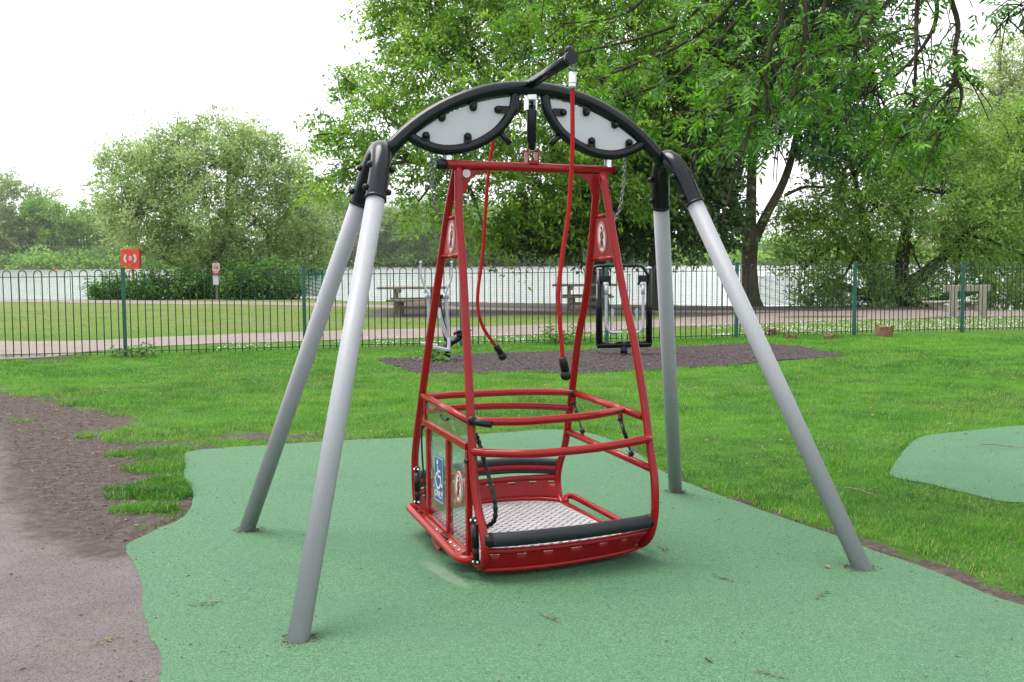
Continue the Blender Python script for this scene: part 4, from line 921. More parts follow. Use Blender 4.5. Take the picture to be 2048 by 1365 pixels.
# ------------------------------------------------------------------ fence
FX = [-11.6, -8.9, -6.25, -3.5, -.885, 1.73, 4.255, 6.715, 9.12, 11.5, 13.9]
def fy(x): return 17.16 + .285 * (x + 6.25)
def build_fence():
    root = empty('bow_top_fence', (0, fy(0), 0), 0, 'dark green bow top railing fence running across behind the grass', 'fence')
    oy = fy(0)
    pm = MB().box((0, 0, .70), (.058, .058, 1.44), None, .004).add(*(lambda b: (b.v, b.f))(MB().box((0, 0, 1.43), (.066, .066, .02), None, .003)))
    post = None
    for x in FX:
        if post is None: post = pm.build('post', M_FPOST, root); o = post
        else: o = bpy.data.objects.new('post', post.data); link(o, root)
        o.location = (x, fy(x) - oy, float(ground_z(x, fy(x)))); o.rotation_euler = (0, 0, math.atan(.285))
    bow0 = None
    for a, b in zip(FX[:-1], FX[1:]):
        L = math.hypot(b - a, fy(b) - fy(a)); n = 24; zc = float(ground_z((a + b) / 2, fy((a + b) / 2)))
        for z, r in ((1.29, .012), (.075, .012)):
            m = MB().box((0, 0, 0), (L - .06, .030, .012)); o = m.build('rail', M_FBAR, root); o.location = ((a + b) / 2, (fy(a) + fy(b)) / 2 - oy, z + zc); o.rotation_euler = (0, 0, math.atan(.285))
            for e in (-1, 1):  # fixing lugs
                pass
        w = L / (n + .6)
        if bow0 is None:
            hw = w / 2; pts = [(-hw, 0, .03), (-hw, 0, .7), (-hw, 0, 1.29)] + [(-hw * math.cos(t), 0, 1.335 + hw * math.sin(t)) for t in np.linspace(0, PI, 9)] + [(hw, 0, 1.29), (hw, 0, .7), (hw, 0, .03)]
            bow0 = MB().tube(pts, .0085, 6, 1, True, False).build('bow_bar', M_FBAR, root); first = True
        for k in range(n // 2):
            t = (w * .8 + w * .5 + 2 * k * w) / L; x = a + (b - a) * t
            if first: o = bow0; first = False
            else: o = bpy.data.objects.new('bow_bar', bow0.data); link(o, root)
            o.location = (x, fy(x) - oy, zc); o.rotation_euler = (0, 0, math.atan(.285))
build_fence()

# ------------------------------------------------------------------ 2-D prints: strokes and shapes laid on a face
class Print:
    """flat print on a face: origin o, right S, up T, outward N"""
    def __init__(s, o, S, T, N): s.o, s.S, s.T, s.N = (Vector(q) for q in (o, S, T, N)); s.k = 0
    def flat(s, poly, mat, name, parent, h=.0):
        s.k += 1; d = .0012 + h
        mb = MB().prism(poly, s.o + s.N * (d / 2 + .0004), s.S, s.T, s.N, d); return mb.build(name, mat, parent)
    def strokes(s, lines, w, mat, name, parent, h=.0, discs=()):
        mb = MB(); e = 0
        for L in lines:
            for a, b in zip(L[:-1], L[1:]):
                a = Vector((*a, 0)); b = Vector((*b, 0)); t = (b - a).normalized(); n = Vector((-t.y, t.x, 0)) * w / 2; e += 1
                mb.prism([(p.x, p.y) for p in (a - n - t * w * .2, b - n + t * w * .2, b + n + t * w * .2, a + n - t * w * .2)], s.o + s.N * (.001 + h + e * .00006), s.S, s.T, s.N, .0008)
        for (x, y, r) in discs:
            e += 1; mb.prism([(x + r * math.cos(t), y + r * math.sin(t)) for t in np.linspace(0, 2 * PI, 20, False)], s.o + s.N * (.001 + h + e * .00006), s.S, s.T, s.N, .0008)
        return mb.build(name, mat, parent)
    def ring(s, c, rx, ry, w, mat, name, parent, h=.0, n=40):
        mb = MB(); V, F = [], []
        for k in range(n):
            t = 2 * PI * k / n
            for q in (1, 0):
                p = s.o + s.S * (c[0] + (rx - w * q) * math.cos(t)) + s.T * (c[1] + (ry - w * q) * math.sin(t)) + s.N * (.0018 + h); V.append(p)
        for k in range(n): a, b = 2 * k, 2 * ((k + 1) % n); F.append((a, b, b + 1, a + 1))
        return mb.add(V, F).build(name, mat, parent)
    def text(s, body, c, size, mat, name, parent, h=.0, sx=1.0, ext=.0005):
        cu = bpy.data.curves.new(name, 'FONT'); cu.body = body; cu.size = size; cu.align_x = 'CENTER'; cu.align_y = 'CENTER'; cu.extrude = ext; cu.offset = size * .018; cu.resolution_u = 3
        t = bpy.data.objects.new(name, cu); me = bpy.data.meshes.new_from_object(t); bpy.data.objects.remove(t)
        for v in me.vertices: p = s.o + s.S * (c[0] + v.co.x * sx) + s.T * (c[1] + v.co.y) + s.N * (.0016 + h + v.co.z); v.co = p
        me.materials.clear(); me.materials.append(mat); o = bpy.data.objects.new(name, me); return link(o, parent)
def ell(rx, ry, n=36, c=(0, 0)): return [(c[0] + rx * math.cos(t), c[1] + ry * math.sin(t)) for t in np.linspace(0, 2 * PI, n, False)]
def no_entry(pr, rx, ry, parent):
    """white oval, walking figure, red ring and bar"""
    pr.flat(ell(rx, ry), M_WHITE, 'disc', parent)
    k = ry
    L = [[(.02 * k, .38 * k), (.0, -.02 * k)], [(.0, -.02 * k), (.10 * k, -.36 * k), (.16 * k, -.66 * k)], [(-.01 * k, -.02 * k), (-.08 * k, -.36 * k), (-.20 * k, -.66 * k)], [(.02 * k, .34 * k), (.17 * k, .16 * k), (.21 * k, -.06 * k)], [(.0, .34 * k), (-.16 * k, .18 * k), (-.17 * k, -.06 * k)]]
    L = [[(x * rx / ry * 1.3, y) for x, y in l] for l in L]
    pr.strokes(L, .14 * k, M_INK, 'walking_figure', parent, .001, [(.03 * k * rx / ry, .57 * k, .11 * k)])
    a = math.atan2(1, 1); pr.strokes([[(-rx * .66, -ry * .66), (rx * .66, ry * .66)]], .085 * k, M_REDPR, 'red_bar', parent, .0028)
    pr.ring((0, 0), rx * .99, ry * .99, rx * .17, M_REDPR, 'red_ring', parent, .003)

# ------------------------------------------------------------------ swing frame
CX, CY = .098, 5.45
SF = empty('swing_frame', (CX, CY, 0), .35, 'swing frame with four grey pipe legs and a black arch holding two leaf shaped panels', 'swing frame')
RA = .974; ZA = 2.365 - RA
def arch(u): return ZA + math.sqrt(RA * RA - u * u)
ua = np.linspace(-.752, .752, 33)
T('arch', M_BLACK, SF, [(u, 0, arch(u)) for u in ua], .036, seg=16, curve=False)
EYE = [(-.655, 2.128), (-.60, 2.088), (-.54, 2.062), (-.475, 2.046), (-.41, 2.046), (-.346, 2.057), (-.275, 2.083), (-.215, 2.117), (-.17, 2.152), (-.135, 2.192), (-.108, 2.232), (-.091, 2.268), (-.080, 2.335)]
BOL = [(-.467, 2.198), (-.305, 2.255), (-.176, 2.250), (-.549, 2.110), (-.335, 2.112)]
def cr2(P, m=5):
    out = []
    for i in range(len(P) - 1):
        p0, p1, p2, p3 = (np.array(P[min(max(i + j, 0), len(P) - 1)]) for j in (-1, 0, 1, 2))
        for k in range(m): t = k / m; out.append(tuple(.5 * (2 * p1 + (p2 - p0) * t + (2 * p0 - 5 * p1 + 4 * p2 - p3) * t * t + (3 * p1 - p0 - 3 * p2 + p3) * t ** 3)))
    return out + [tuple(P[-1])]
for sg in (-1, 1):
    mir = [(-sg * u, z) for u, z in EYE]
    T('panel_rail', M_BLACK, SF, [(u, 0, z) for u, z in mir], .026, seg=14, res=4)
    low = cr2(EYE, 4); low = [(u, z + .012) for u, z in low if -.625 < u < -.098]
    top = [(u, arch(u) - .044) for u in np.linspace(-.10, -.615, 22)]
    poly = [(-sg * u, z) for u, z in low + top]
    pan = MB().prism(poly, (0, 0, 0), (1, 0, 0), (0, 0, 1), (0, 1, 0), .014).build('panel', M_PANEL, SF)
    for u, z in BOL:
        u2 = -sg * u; up_ = (z > 2.15)
        # lug from the rail, then a domed cap
        if up_ and u < -.2: q = (u2, arch(u2) - .03)
        elif up_: q = (u2 + sg * -.055, z + .0)
        else: q = (u2, z - .045)
        q = (q[0], q[1])
        mb = MB(); d = Vector((q[0] - u2, 0, q[1] - z)); Lg = d.length; d.normalize(); n = Vector((d.z, 0, -d.x))
        mb.prism([(-.019, 0), (.019, 0), (.019, Lg), (-.019, Lg)], (u2, -.0125, z), n, d, (0, 1, 0), .010)
        mb.tube([(u2, -.0175, z), (u2, -.0075, z)], .019, 14, 1, True, False)
        mb.dome((u2, -.0175, z), (0, -1, 0), .0155, .018, 12); mb.dome((u2, .007, z), (0, 1, 0), .0155, .018, 12)
        mb.build('bolt_cap', M_RUB, pan)
    T('stop_stub', M_BLACK, SF, [(sg * -.158 * -1 if False else -sg * -.158, 0, 2.138), (-sg * -.108, 0, 2.084)], .016, seg=12, curve=False) if False else T('stop_stub', M_BLACK, SF, [(sg * .160, 0, 2.140), (sg * .110, 0, 2.084)], .0155, seg=12, curve=False)
    # saddle joint and legs
    J = [(sg * .842, -.185, 1.785), (sg * .822, -.150, 1.865), (sg * .800, -.112, 1.945), (sg * .783, -.062, 2.008), (sg * .776, 0, 2.032), (sg * .783, .062, 2.008), (sg * .800, .112, 1.945), (sg * .822, .150, 1.865), (sg * .842, .185, 1.785)]
    jo = MB().tube(J, .049, 18, 5, True, True)
    jo.ball((sg * .772, 0, 2.028), .0505, 16, 10)
    jo = jo.build('saddle_joint', M_BLACK, SF)
    for sv in (-1, 1):
        foot = Vector((sg * 1.362, sv * .942, -.03)); topp = Vector((sg * .828, sv * .163, 1.84)); dr = (foot - topp).normalized()
        # collar seam and mouth
        for t in (.0, .055): pass
        MB().tube([topp + dr * .048, topp + dr * .062], .0515, 18, 1, True, False).build('mouth_ring', M_RUB, jo)
        side = dr.cross(Vector((0, sv, 0))); side = dr.cross(Vector((0, 0, 1))).normalized(); side = Vector((1, 0, 0)) - dr * dr.x; side.normalize()
        for t in (-.115, .008):
            for e in (-1, 1):
                c = topp + dr * t; MB().dome(c + side * e * .045, side * e, .0155, .024, 12).build('bolt_cap', M_RUB, jo)
        T('leg', M_LEG, SF, [topp, foot], .0435, seg=28, curve=False)
# arms reaching out front and back over the arch
for sv in (-1, 1):
    tip = Vector((-.075, sv * .70, 2.388)); rootp = Vector((0, sv * .0, 2.385))
    am = MB().tube([rootp, tip], .0255, 14, 1, True, False); am.tube([tip - Vector((0, sv * .012, 0)), tip + Vector((0, sv * .014, 0))], .030, 16, 1, True, False)
    am = am.build('rope_arm', M_BLACK, SF); MB().dome(tip + Vector((0, -sv * .02, .022)), (0, 0, 1), .020, .034, 12).build('end_cap', M_RUB, am)
# hangers carrying the seat bar
for u in (-.43, .44):
    MB().box((u, .0, 2.025), (.022, .006, .085), Matrix.Rotation(.04, 3, 'Z')).box((u, .03, 2.025), (.022, .006, .085)).build('hanger_link', M_STEEL, SF)
MB().box((.003, 0, 2.318), (.05, .05, .03), None, .004).box((-.02, 0, 2.285), (.008, .045, .06)).box((.026, 0, 2.285), (.008, .045, .06)).build('pivot_bracket', M_STEEL, SF)

# safety chains
def chain(name, label, pts):
    P = cr2(pts, 12); P = [Vector(p) for p in P]; L = [0]
    for a, b in zip(P[:-1], P[1:]): L.append(L[-1] + (b - a).length)
    step = .021; n = int(L[-1] / step); mb = MB()
    for k in range(n):
        s = k * step; i = max(j for j in range(len(L)) if L[j] <= s); i = min(i, len(P) - 2); t = (s - L[i]) / max(L[i + 1] - L[i], 1e-6); c = P[i].lerp(P[i + 1], t); d = (P[i + 1] - P[i]).normalized()
        x = d.cross(Vector((0, 1, 0))).normalized(); y = d.cross(x); w = x if k % 2 else y
        ring = [c + d * (.013 * math.cos(a)) * 1.15 + w * (.0075 * math.sin(a)) for a in np.linspace(0, 2 * PI, 11)]
        mb.tube(ring, .0028, 5, 1, False, False)
    o = mb.build(name, M_CHAIN); o.location = (CX, CY, 0); o.rotation_euler = (0, 0, .35); return tag(o, label, 'chain')
chain('safety_chain', 'slack steel safety chain on the left side of the swing seat', [(-.508, .05, 2.045), (-.505, .05, 1.90), (-.496, .05, 1.79), (-.47, .05, 1.738), (-.425, .06, 1.734)])
chain('safety_chain', 'slack steel safety chain on the right side of the swing seat', [(.555, .05, 2.04), (.548, .05, 1.90), (.525, .05, 1.77), (.49, .06, 1.70), (.435, .08, 1.69)])

# pull ropes
def pull_rope(name, label, tip, rope, hd):
    root = bpy.data.objects.new(name, None); root.location = (CX, CY, 0); root.rotation_euler = (0, 0, .35); link(root); tag(root, label, 'rope', 'pull ropes hanging from the arms')
    P = [Vector(p) for p in cr2(rope, 10)]
    mb = MB(); seg, tw = 14, 42.0; V, F = [], []; s = 0; n = Vector((1, 0, 0))
    Q = []
    for a, b in zip(P[:-1], P[1:]):
        m = max(1, int((b - a).length / .006))
        Q += [a.lerp(b, t / m) for t in range(m)]
    Q.append(P[-1])
    for i, p in enumerate(Q):
        t = (Q[min(i + 1, len(Q) - 1)] - Q[max(i - 1, 0)]).normalized(); n = (n - t * n.dot(t)).normalized(); b = t.cross(n)
        if i: s += (p - Q[i - 1]).length
        for k in range(seg):
            a = 2 * PI * k / seg; r = .0095 * (1 + .13 * abs(math.sin(3 * (a + s * tw) / 1)) - .05); V.append(p + (n * math.cos(a) + b * math.sin(a)) * r)
    for i in range(len(Q) - 1):
        for k in range(seg): F.append((i * seg + k, i * seg + (k + 1) % seg, (i + 1) * seg + (k + 1) % seg, (i + 1) * seg + k))
    mb.add(V, F, True).build('rope', M_ROPE, root)
    mb = MB(); mb.tube([rope[0] + Vector((0, 0, .06)), rope[0] + Vector((0, 0, .0)), rope[0] - Vector((0, 0, .012))], .017, 14, 1, True, False); mb.tube([rope[0] + Vector((0, 0, .018)), rope[0] + Vector((0, 0, .012))], .0185, 14, 1, True, False); mb.build('ferrule', M_STEEL, root)
    mb = MB(); top = Vector(tip); c0 = rope[0] + Vector((0, 0, .06)); nn = 3
    for k in range(nn):
        c = c0.lerp(top, (k + .5) / nn); w = Vector((1, 0, 0)) if k % 2 else Vector((0, 1, 0)); hl = (top - c0).length / nn * .62
        mb.tube([c + Vector((0, 0, 1)) * hl * math.cos(a) + w * .009 * math.sin(a) for a in np.linspace(0, 2 * PI, 11)], .0032, 5, 1, False, False)
    mb.build('shackle', M_CHAIN, root)
    a, b = Vector(hd[0]), Vector(hd[1]); d = (b - a).normalized()
    mb = MB(); mb.tube([a - d * .004, a, b - d * .02], .021, 16, 1, True, False, rs=[.016, .0185, .0195]); mb.ball(b, .0255, 16, 10); mb.build('handle', M_RUB, root); return root
M_ROPE = plain('red_rope', (.30, .010, .009), (.25, .008, .008), .6, 0, .15, 60, .3, 300)
pull_rope('pull_rope', 'red pull rope hanging in front of the arch, the nearer and right one', (-.072, -.70, 2.362), [Vector(p) for p in [(-.069, -.7, 2.265), (-.069, -.7, 2.12), (-.070, -.7, 1.988), (-.088, -.7, 1.723), (-.119, -.7, 1.524), (-.137, -.7, 1.368), (-.133, -.7, 1.234), (-.118, -.7, 1.059)]], ((-.118, -.7, 1.062), (-.103, -.7, .985)))
pull_rope('pull_rope', 'red pull rope hanging behind the arch with its black handle swung to the right', (-.02, .70, 2.36), [Vector(p) for p in [(.046, .7, 2.26), (.040, .7, 2.156), (.016, .7, 2.014), (-.004, .7, 1.788), (-.024, .7, 1.533), (-.053, .7, 1.335), (-.054, .7, 1.221), (-.025, .7, 1.12), (.029, .7, 1.037), (.055, .7, 1.007)]], ((.052, .7, 1.010), (.092, .7, .948)))

# ------------------------------------------------------------------ wheelchair swing seat
SW = empty('wheelchair_swing', (CX, CY, 0), .39, 'red steel wheelchair swing seat with gate, tread plate floor and black pads under the arch', 'swing seat')
RT = .0205
FL = [(-.388, -.005, 1.955), (-.402, -.045, 1.72), (-.411, -.108, 1.53), (-.432, -.225, 1.12), (-.444, -.290, .872), (-.447, -.325, .65), (-.447, -.352, .471), (-.444, -.395, .339), (-.442, -.445, .26), (-.441, -.472, .173), (-.438, -.455, .105), (-.432, -.40, .065), (-.425, -.32, .05)]
BL = [(-.388, .03, 1.955), (-.402, .13, 1.725), (-.411, .195, 1.532), (-.434, .347, 1.081), (-.446, .425, .832), (-.447, .537, .57), (-.446, .586, .459), (-.444, .606, .376), (-.442, .612, .27), (-.44, .60, .18), (-.436, .57, .115), (-.43, .52, .075), (-.425, .44, .06)]
FR = [(.388, -.045, 1.945), (.418, -.191, 1.397), (.433, -.301, 1.095), (.448, -.379, .796), (.448, -.424, .625), (.446, -.479, .462), (.444, -.498, .352), (.442, -.497, .246), (.441, -.461, .144), (.436, -.40, .085), (.43, -.32, .055)]
BR = [(.388, .012, 1.945), (.418, .183, 1.392), (.435, .346, 1.051), (.446, .427, .831), (.446, .528, .468), (.443, .615, .296), (.442, .638, .207), (.44, .612, .128), (.434, .55, .08), (.43, .46, .06)]
for P in (FL, BL, FR, BR): T('side_tube', M_RED, SW, P, RT, seg=16, res=6)
for A, B_ in ((FL, BL), (FR, BR)): T('base_tube', M_RED, SW, [A[-1], B_[-1]], RT * .95, seg=14, curve=False)
# the bar the seat hangs from
bar = T('hanging_bar', M_RED, SW, [(-.455, 0, 1.972), (.470, 0, 1.967)], .0235, seg=18, curve=False)
for a, b in (((-.452, 0, 1.972), (-.505, 0, 1.9725)), ((.468, 0, 1.967), (.492, 0, 1.967))):
    MB().tube([a, Vector(a).lerp(Vector(b), .8), b], .026, 16, 1, True, False, rs=[.026, .026, .018]).build('end_cap', M_RUB, bar)
MB().box((-.020, 0, 2.020), (.008, .05, .085), None, .002).box((.036, 0, 2.020), (.008, .05, .085), None, .002).box((.008, 0, 1.996), (.06, .05, .016)).build('damper_bracket', M_RED, SW)
dm = MB().tube([(.008, 0, 2.055), (.008, 0, 2.09), (.008, 0, 2.10), (.008, 0, 2.235), (.008, 0, 2.245), (.008, 0, 2.262), (.008, 0, 2.275)], .024, 16, 1, True, False, rs=[.017, .018, .0245, .0245, .026, .026, .016])
dm.tube([(.008, 0, 2.27), (.008, 0, 2.30)], .012, 12, 1, True, False); dm.build('damper', M_BLACK, SW)
MB().tube([(-.045, 0, 2.055), (.062, 0, 2.055)], .008, 10, 1, True, False).tube([(-.052, 0, 2.055), (-.036, 0, 2.055)], .0135, 6, 1, True, False).tube([(.05, 0, 2.055), (.062, 0, 2.055)], .0135, 6, 1, True, False).build('pivot_bolt', M_STEEL, SW)
MB().tube([(.008 - .02, 0, 2.285), (.008 + .05, 0, 2.285)], .007, 8, 1, True, False).build('pivot_bolt', M_STEEL, SW)
# gussets under the bar
def gusset(sg):
    g = [(0, 0), (.135, 0), (.132, -.012), (.098, -.020), (.066, -.040), (.044, -.072), (.038, -.112), (.020, -.124), (0, -.118)]
    o = MB().prism([(sg * x, y) for x, y in g], (-sg * .383, 0, 1.953), (1, 0, 0), (0, 0, 1), (0, 1, 0), .009).build('gusset', M_REDP, SW); return o
gl = gusset(1); gusset(-1)
pr = Print((-.346, -.0045, 1.931), (1, 0, 0), (0, 0, 1), (0, -1, 0)); pr.flat(ell(.0205, .0205, 24), M_WHITE, 'round_label', gl)
pr.strokes([[(-.011, .002), (.011, .002)], [(-.008, -.005), (.009, -.005)], [(-.009, -.010), (.008, -.010)]], .0022, M_GREYINK, 'fine_print', gl, .001, [(0, .012, .003), (-.016, 0, .0015), (.016, 0, .0015)])
# ladder plates in the two A sides with their signs
for sg, za, zb, P, Q in ((-1, 1.715, 1.524, FL, BL), (1, 1.730, 1.508, FR, BR)):
    def at(P, z):
        zs = [p[2] for p in P]; return (np.interp(z, zs[::-1], [p[0] for p in P][::-1]), np.interp(z, zs[::-1], [p[1] for p in P][::-1]))
    for z in (za, zb):
        (u0, v0), (u1, v1) = at(P, z), at(Q, z); T('cross_bar', M_RED, SW, [(u0, v0, z), (u1, v1, z)], .0125, seg=10, curve=False)
    (u0, v0), (u1, v1), (u2, v2), (u3, v3) = at(P, za), at(Q, za), at(P, zb), at(Q, zb)
    um = (u0 + u2) / 2; slope = (u2 - u0) / (zb - za)
    X = Vector((0, 1, 0)); Y = Vector((slope, 0, 1)).normalized(); N = X.cross(Y).normalized(); N = N if N.x < 0 else -N
    pl = MB().prism([(v0, 0), (v1, 0), (v3, zb - za), (v2, zb - za)], (u0, 0, za), X, Y, N, .006).build('sign_plate', M_REDP, SW)
    cz = (za + zb) / 2 + .0; cv = (v0 + v1 + v2 + v3) / 4
    o_ = Vector((u0 + slope * (cz - za), cv, cz))
    no_entry(Print(o_ + N * .003, -X, Y, N), .050, .082, pl)
# rails
T('upper_rail', M_RED, SW, [(-.448, .405, .775), (-.41, .43, .772), (-.28, .50, .764), (-.12, .545, .757), (.04, .555, .755), (.18, .54, .753), (.33, .50, .750), (.452, .435, .748)], .0195, seg=14, res=4)
T('lower_rail', M_RED, SW, [(-.448, .475, .688), (-.40, .50, .687), (-.28, .545, .684), (-.12, .575, .681), (.04, .58, .677), (.18, .562, .672), (.33, .515, .664), (.446, .455, .657)], .0195, seg=14, res=4)
T('upper_rail', M_RED, SW, [(-.446, -.325, .745), (-.40, -.355, .745), (-.24, -.402, .741), (-.08, -.395, .739), (.08, -.36, .736), (.25, -.29, .733), (.38, -.215, .731), (.452, -.165, .730)], .0205, seg=14, res=4)
T('lower_rail', M_RED, SW, [(-.447, -.34, .605), (-.39, -.41, .603), (-.24, -.505, .604), (-.08, -.53, .606), (.085, -.525, .609), (.27, -.49, .613), (.40, -.455, .617), (.448, -.43, .619)], .0205, seg=14, res=4)
T('side_rail', M_RED, SW, [(.451, .437, .748), (.451, -.372, .716)], .0195, seg=14, curve=False)
T('side_rail', M_RED, SW, [(.446, .515, .514), (.446, -.466, .470)], .0185, seg=14, curve=False)
T('side_bumper', M_RED, SW, [(.432, .50, .10), (.448, .535, .118), (.472, .545, .128), (.487, .50, .128), (.490, .40, .125), (.486, 0, .117), (.480, -.30, .108), (.455, -.37, .10)], .0175, seg=14, res=5)
T('floor_edge', M_RED, SW, [(.425, .53, .10), (.425, -.33, .085)], .012, seg=10, curve=False)
MB().prism([(-.02, 0), (.055, 0), (.045, -.06), (0, -.06)], (.43, -.02, .112), (1, 0, 0), (0, 1, 0), (0, 0, 1), .006).build('gusset', M_REDP, SW)
# gas struts on the folding bar
for a, b in (((.446, .425, .690), (.446, .314, .545)), ((.448, -.130, .672), (.447, -.250, .512))):
    a, b = Vector(a), Vector(b); d = (b - a).normalized()
    st = MB().tube([a + d * .01, a + d * .115], .0105, 12, 1, True, False).tube([a + d * .11, b - d * .01], .0048, 8, 1, True, False); st.ball(a, .0155, 12, 8).ball(b, .0155, 12, 8)
    st.build('gas_strut', M_RUB, SW); MB().box(b + Vector((0, 0, -.018)), (.012, .022, .03)).build('strut_bracket', M_RED, SW); MB().box(a + Vector((0, .0, .028)), (.014, .030, .034)).build('strut_bracket', M_RED, SW)
# knobs
kb = MB().ball((.436, .418, .748), .0205, 14, 9); kb.build('lock_knob', M_RUB, SW)
MB().ball((-.452, -.342, .752), .0225, 16, 10).build('lock_knob', M_RUB, SW)
MB().tube([(-.446, -.352, .748), (-.425, -.37, .742), (-.378, -.405, .735)], .0165, 14, 1, True, False).build('lock_lever', M_RUB, SW)
MB().tube([(-.47, .405, .784), (-.425, .405, .780)], .010, 10, 1, True, False).build('hinge_bolt', M_RUB, SW)
MB().tube([(-.475, -.30, .552), (-.445, -.30, .552)], .011, 12, 1, True, False).build('stop_pin', M_RUB, SW)
MB().tube([(-.47, .40, .620), (-.445, .40, .620)], .011, 12, 1, True, False).build('stop_pin', M_RUB, SW)
# twisted cable cover and the slack cable at the back
P = [Vector(p) for p in cr2([(-.415, -.28, .68), (-.40, -.29, .64), (-.395, -.345, .56), (-.39, -.40, .48), (-.385, -.455, .385), (-.385, -.455, .30), (-.40, -.40, .255), (-.425, -.385, .245)], 9)]
Q = []
for a, b in zip(P[:-1], P[1:]): Q += [a, a.lerp(b, .5)]
MB().tube(Q, .01, 10, 1, True, False, rs=[.0082 + .0042 * abs(math.sin(i * .42)) for i in range(len(Q))]).build('cable_cover', M_RUB, SW)
T('cable', M_RUB, SW, [(-.452, .40, .64), (-.462, .415, .58), (-.465, .40, .45), (-.462, .38, .32), (-.458, .36, .22)], .0052, seg=8, res=5)
# padded rails and aprons
def bow(L, Mv, Rv, n=17):
    """smooth bowed line through three control rows"""
    return [Vector(q) for q in cr2([L, *Mv, Rv], n // (len(Mv) + 1) + 1)]
fp = [(-.437, -.462, .205), (-.30, -.497, .208), (-.16, -.512, .210), (0, -.514, .210), (.18, -.503, .211), (.33, -.488, .212), (.440, -.472, .213)]
T('pad', M_PAD, SW, fp, .034, seg=18, res=5); T('pad_rail', M_RED, SW, [(-.443, -.457, .204)] + fp[1:-1] + [(.443, -.465, .213)], .017, seg=12, res=4)
for k, o2 in ((0, 1), (-1, -2)):
    a, b = Vector(fp[k]), Vector(fp[o2]); MB().tube([a + (a - b).normalized() * .003, a.lerp(b, .25)], .0352, 18, 1, True, False).build('pad_cuff', M_RUB, SW)
bp = [(-.443, .598, .313), (-.28, .675, .318), (-.10, .728, .321), (.05, .742, .322), (.20, .732, .321), (.34, .69, .317), (.443, .636, .312)]
T('pad', M_PAD, SW, bp, .021, seg=16, res=5); T('pad_rail', M_RED, SW, [(u, v, z - .034) for u, v, z in bp], .0185, seg=12, res=4)
T('pad', M_PAD, SW, [(u, v + .004, z - .060) for u, v, z in bp], .014, seg=12, res=4)
def apron(top, bot, nslot, name):
    """sheet between a top and a bottom edge, with a row of real slots near the top"""
    A = [Vector(q) for q in cr2(top, 20)]; B2 = [Vector(q) for q in cr2(bot, 20)]; n = min(len(A), len(B2)); V, F = [], []
    rows = [0, .17, .215, .5, .8, 1]
    for i in range(n):
        for t in rows: V.append(A[i].lerp(B2[i], t))
    m = len(rows); per = (n - 1) / nslot
    for i in range(n - 1):
        for j in range(m - 1):
            if j == 1 and .32 < (i % per) / per < .68: continue
            F.append((i * m + j, (i + 1) * m + j, (i + 1) * m + j + 1, i * m + j + 1))
    o = MB().add(V, F, True).build(name, M_REDP, SW); md = o.modifiers.new('s', 'SOLIDIFY'); md.thickness = .004; md.offset = 0; return o
ft = [(-.437, -.445, .150), (-.30, -.475, .147), (-.15, -.488, .146), (.02, -.488, .146), (.19, -.478, .148), (.33, -.465, .152), (.438, -.452, .158)]
fb = [(-.43, -.412, .050), (-.30, -.438, .048), (-.14, -.450, .047), (.02, -.446, .048), (.20, -.425, .050), (.32, -.405, .053), (.428, -.375, .062)]
apron(ft, fb, 7, 'front_apron'); T('apron_rail', M_RED, SW, ft, .0145, seg=12, res=4); T('apron_rail', M_RED, SW, fb, .0125, seg=12, res=4)
bt = [(-.438, .602, .215), (-.28, .685, .213), (-.10, .735, .212), (.05, .748, .212), (.20, .738, .215), (.34, .694, .220), (.438, .640, .226)]
bb = [(-.43, .565, .098), (-.28, .65, .100), (-.10, .70, .101), (.05, .715, .101), (.20, .703, .101), (.34, .655, .100), (.434, .575, .098)]
apron(bt, bb, 7, 'rear_apron'); T('apron_rail', M_RED, SW, bt, .0165, seg=12, res=4); T('apron_rail', M_RED, SW, bb, .0125, seg=12, res=4)
# floor with raised tread bars
fpoly = [(p[0], p[1] + .02) for p in cr2(fb, 3)] + [(p[0], p[1] - .012) for p in cr2(bb, 3)][::-1]
fl = MB().prism(fpoly, (0, 0, .0835), (1, 0, 0), (0, 1, 0), (0, 0, 1), .012)
def mk_tread():
    m, nt, out = new_mat('tread_plate'); co = objco(nt)
    n = noise(nt, 9, 6, .7, co); col = ramp(nt, n, [(.3, (.36, .345, .36)), (.6, (.47, .455, .475)), (.8, (.30, .28, .275))])
    d = smooth(nt, noise(nt, 26, 5, .7, co), .55, .7); col = mixc(nt, math_(nt, 'MULTIPLY', d, .35), col, (.22, .19, .17))
    pbsdf(nt, out, col, .42, .35, .5, bump(nt, noise(nt, 260, 2, .5, co), .2, .002)); return m
M_TREAD = mk_tread(); M_TREAD2 = plain('tread_plate_groove', (.15, .14, .145), (.11, .105, .105), .5, .3, .5, 30, .2, 200)
flo = fl.build('floor_plate', M_TREAD, SW)
mb = MB(); cell = .036
for i in range(-26, 27):
    for j in range(-26, 27):
        x = (i + j) * cell * .72; y = (i - j) * cell * .72 + .12
        if not inside(np.array([x]), np.array([y]), fpoly)[0] or edge_dist(np.array([x]), np.array([y]), fpoly)[0] < .03: continue
        for k in range(4):
            q = (k - 1.5) * .0066; a = R(45) if (i + j) % 2 else R(-45); M = Matrix.Rotation(a, 3, 'Z')
            c = Vector((x, y, .0895)) + M @ Vector((0, q, 0)); w = .030 if k in (1, 2) else .024
            mb.add([c + M @ Vector(v) for v in ((-w / 2, 0, 0), (0, -.0022, 0), (w / 2, 0, 0), (0, .0022, 0), (0, 0, .0032))], [(0, 1, 4), (1, 2, 4), (2, 3, 4), (3, 0, 4)])
mb.build('tread_bars', M_TREAD2, flo, kind='stuff')
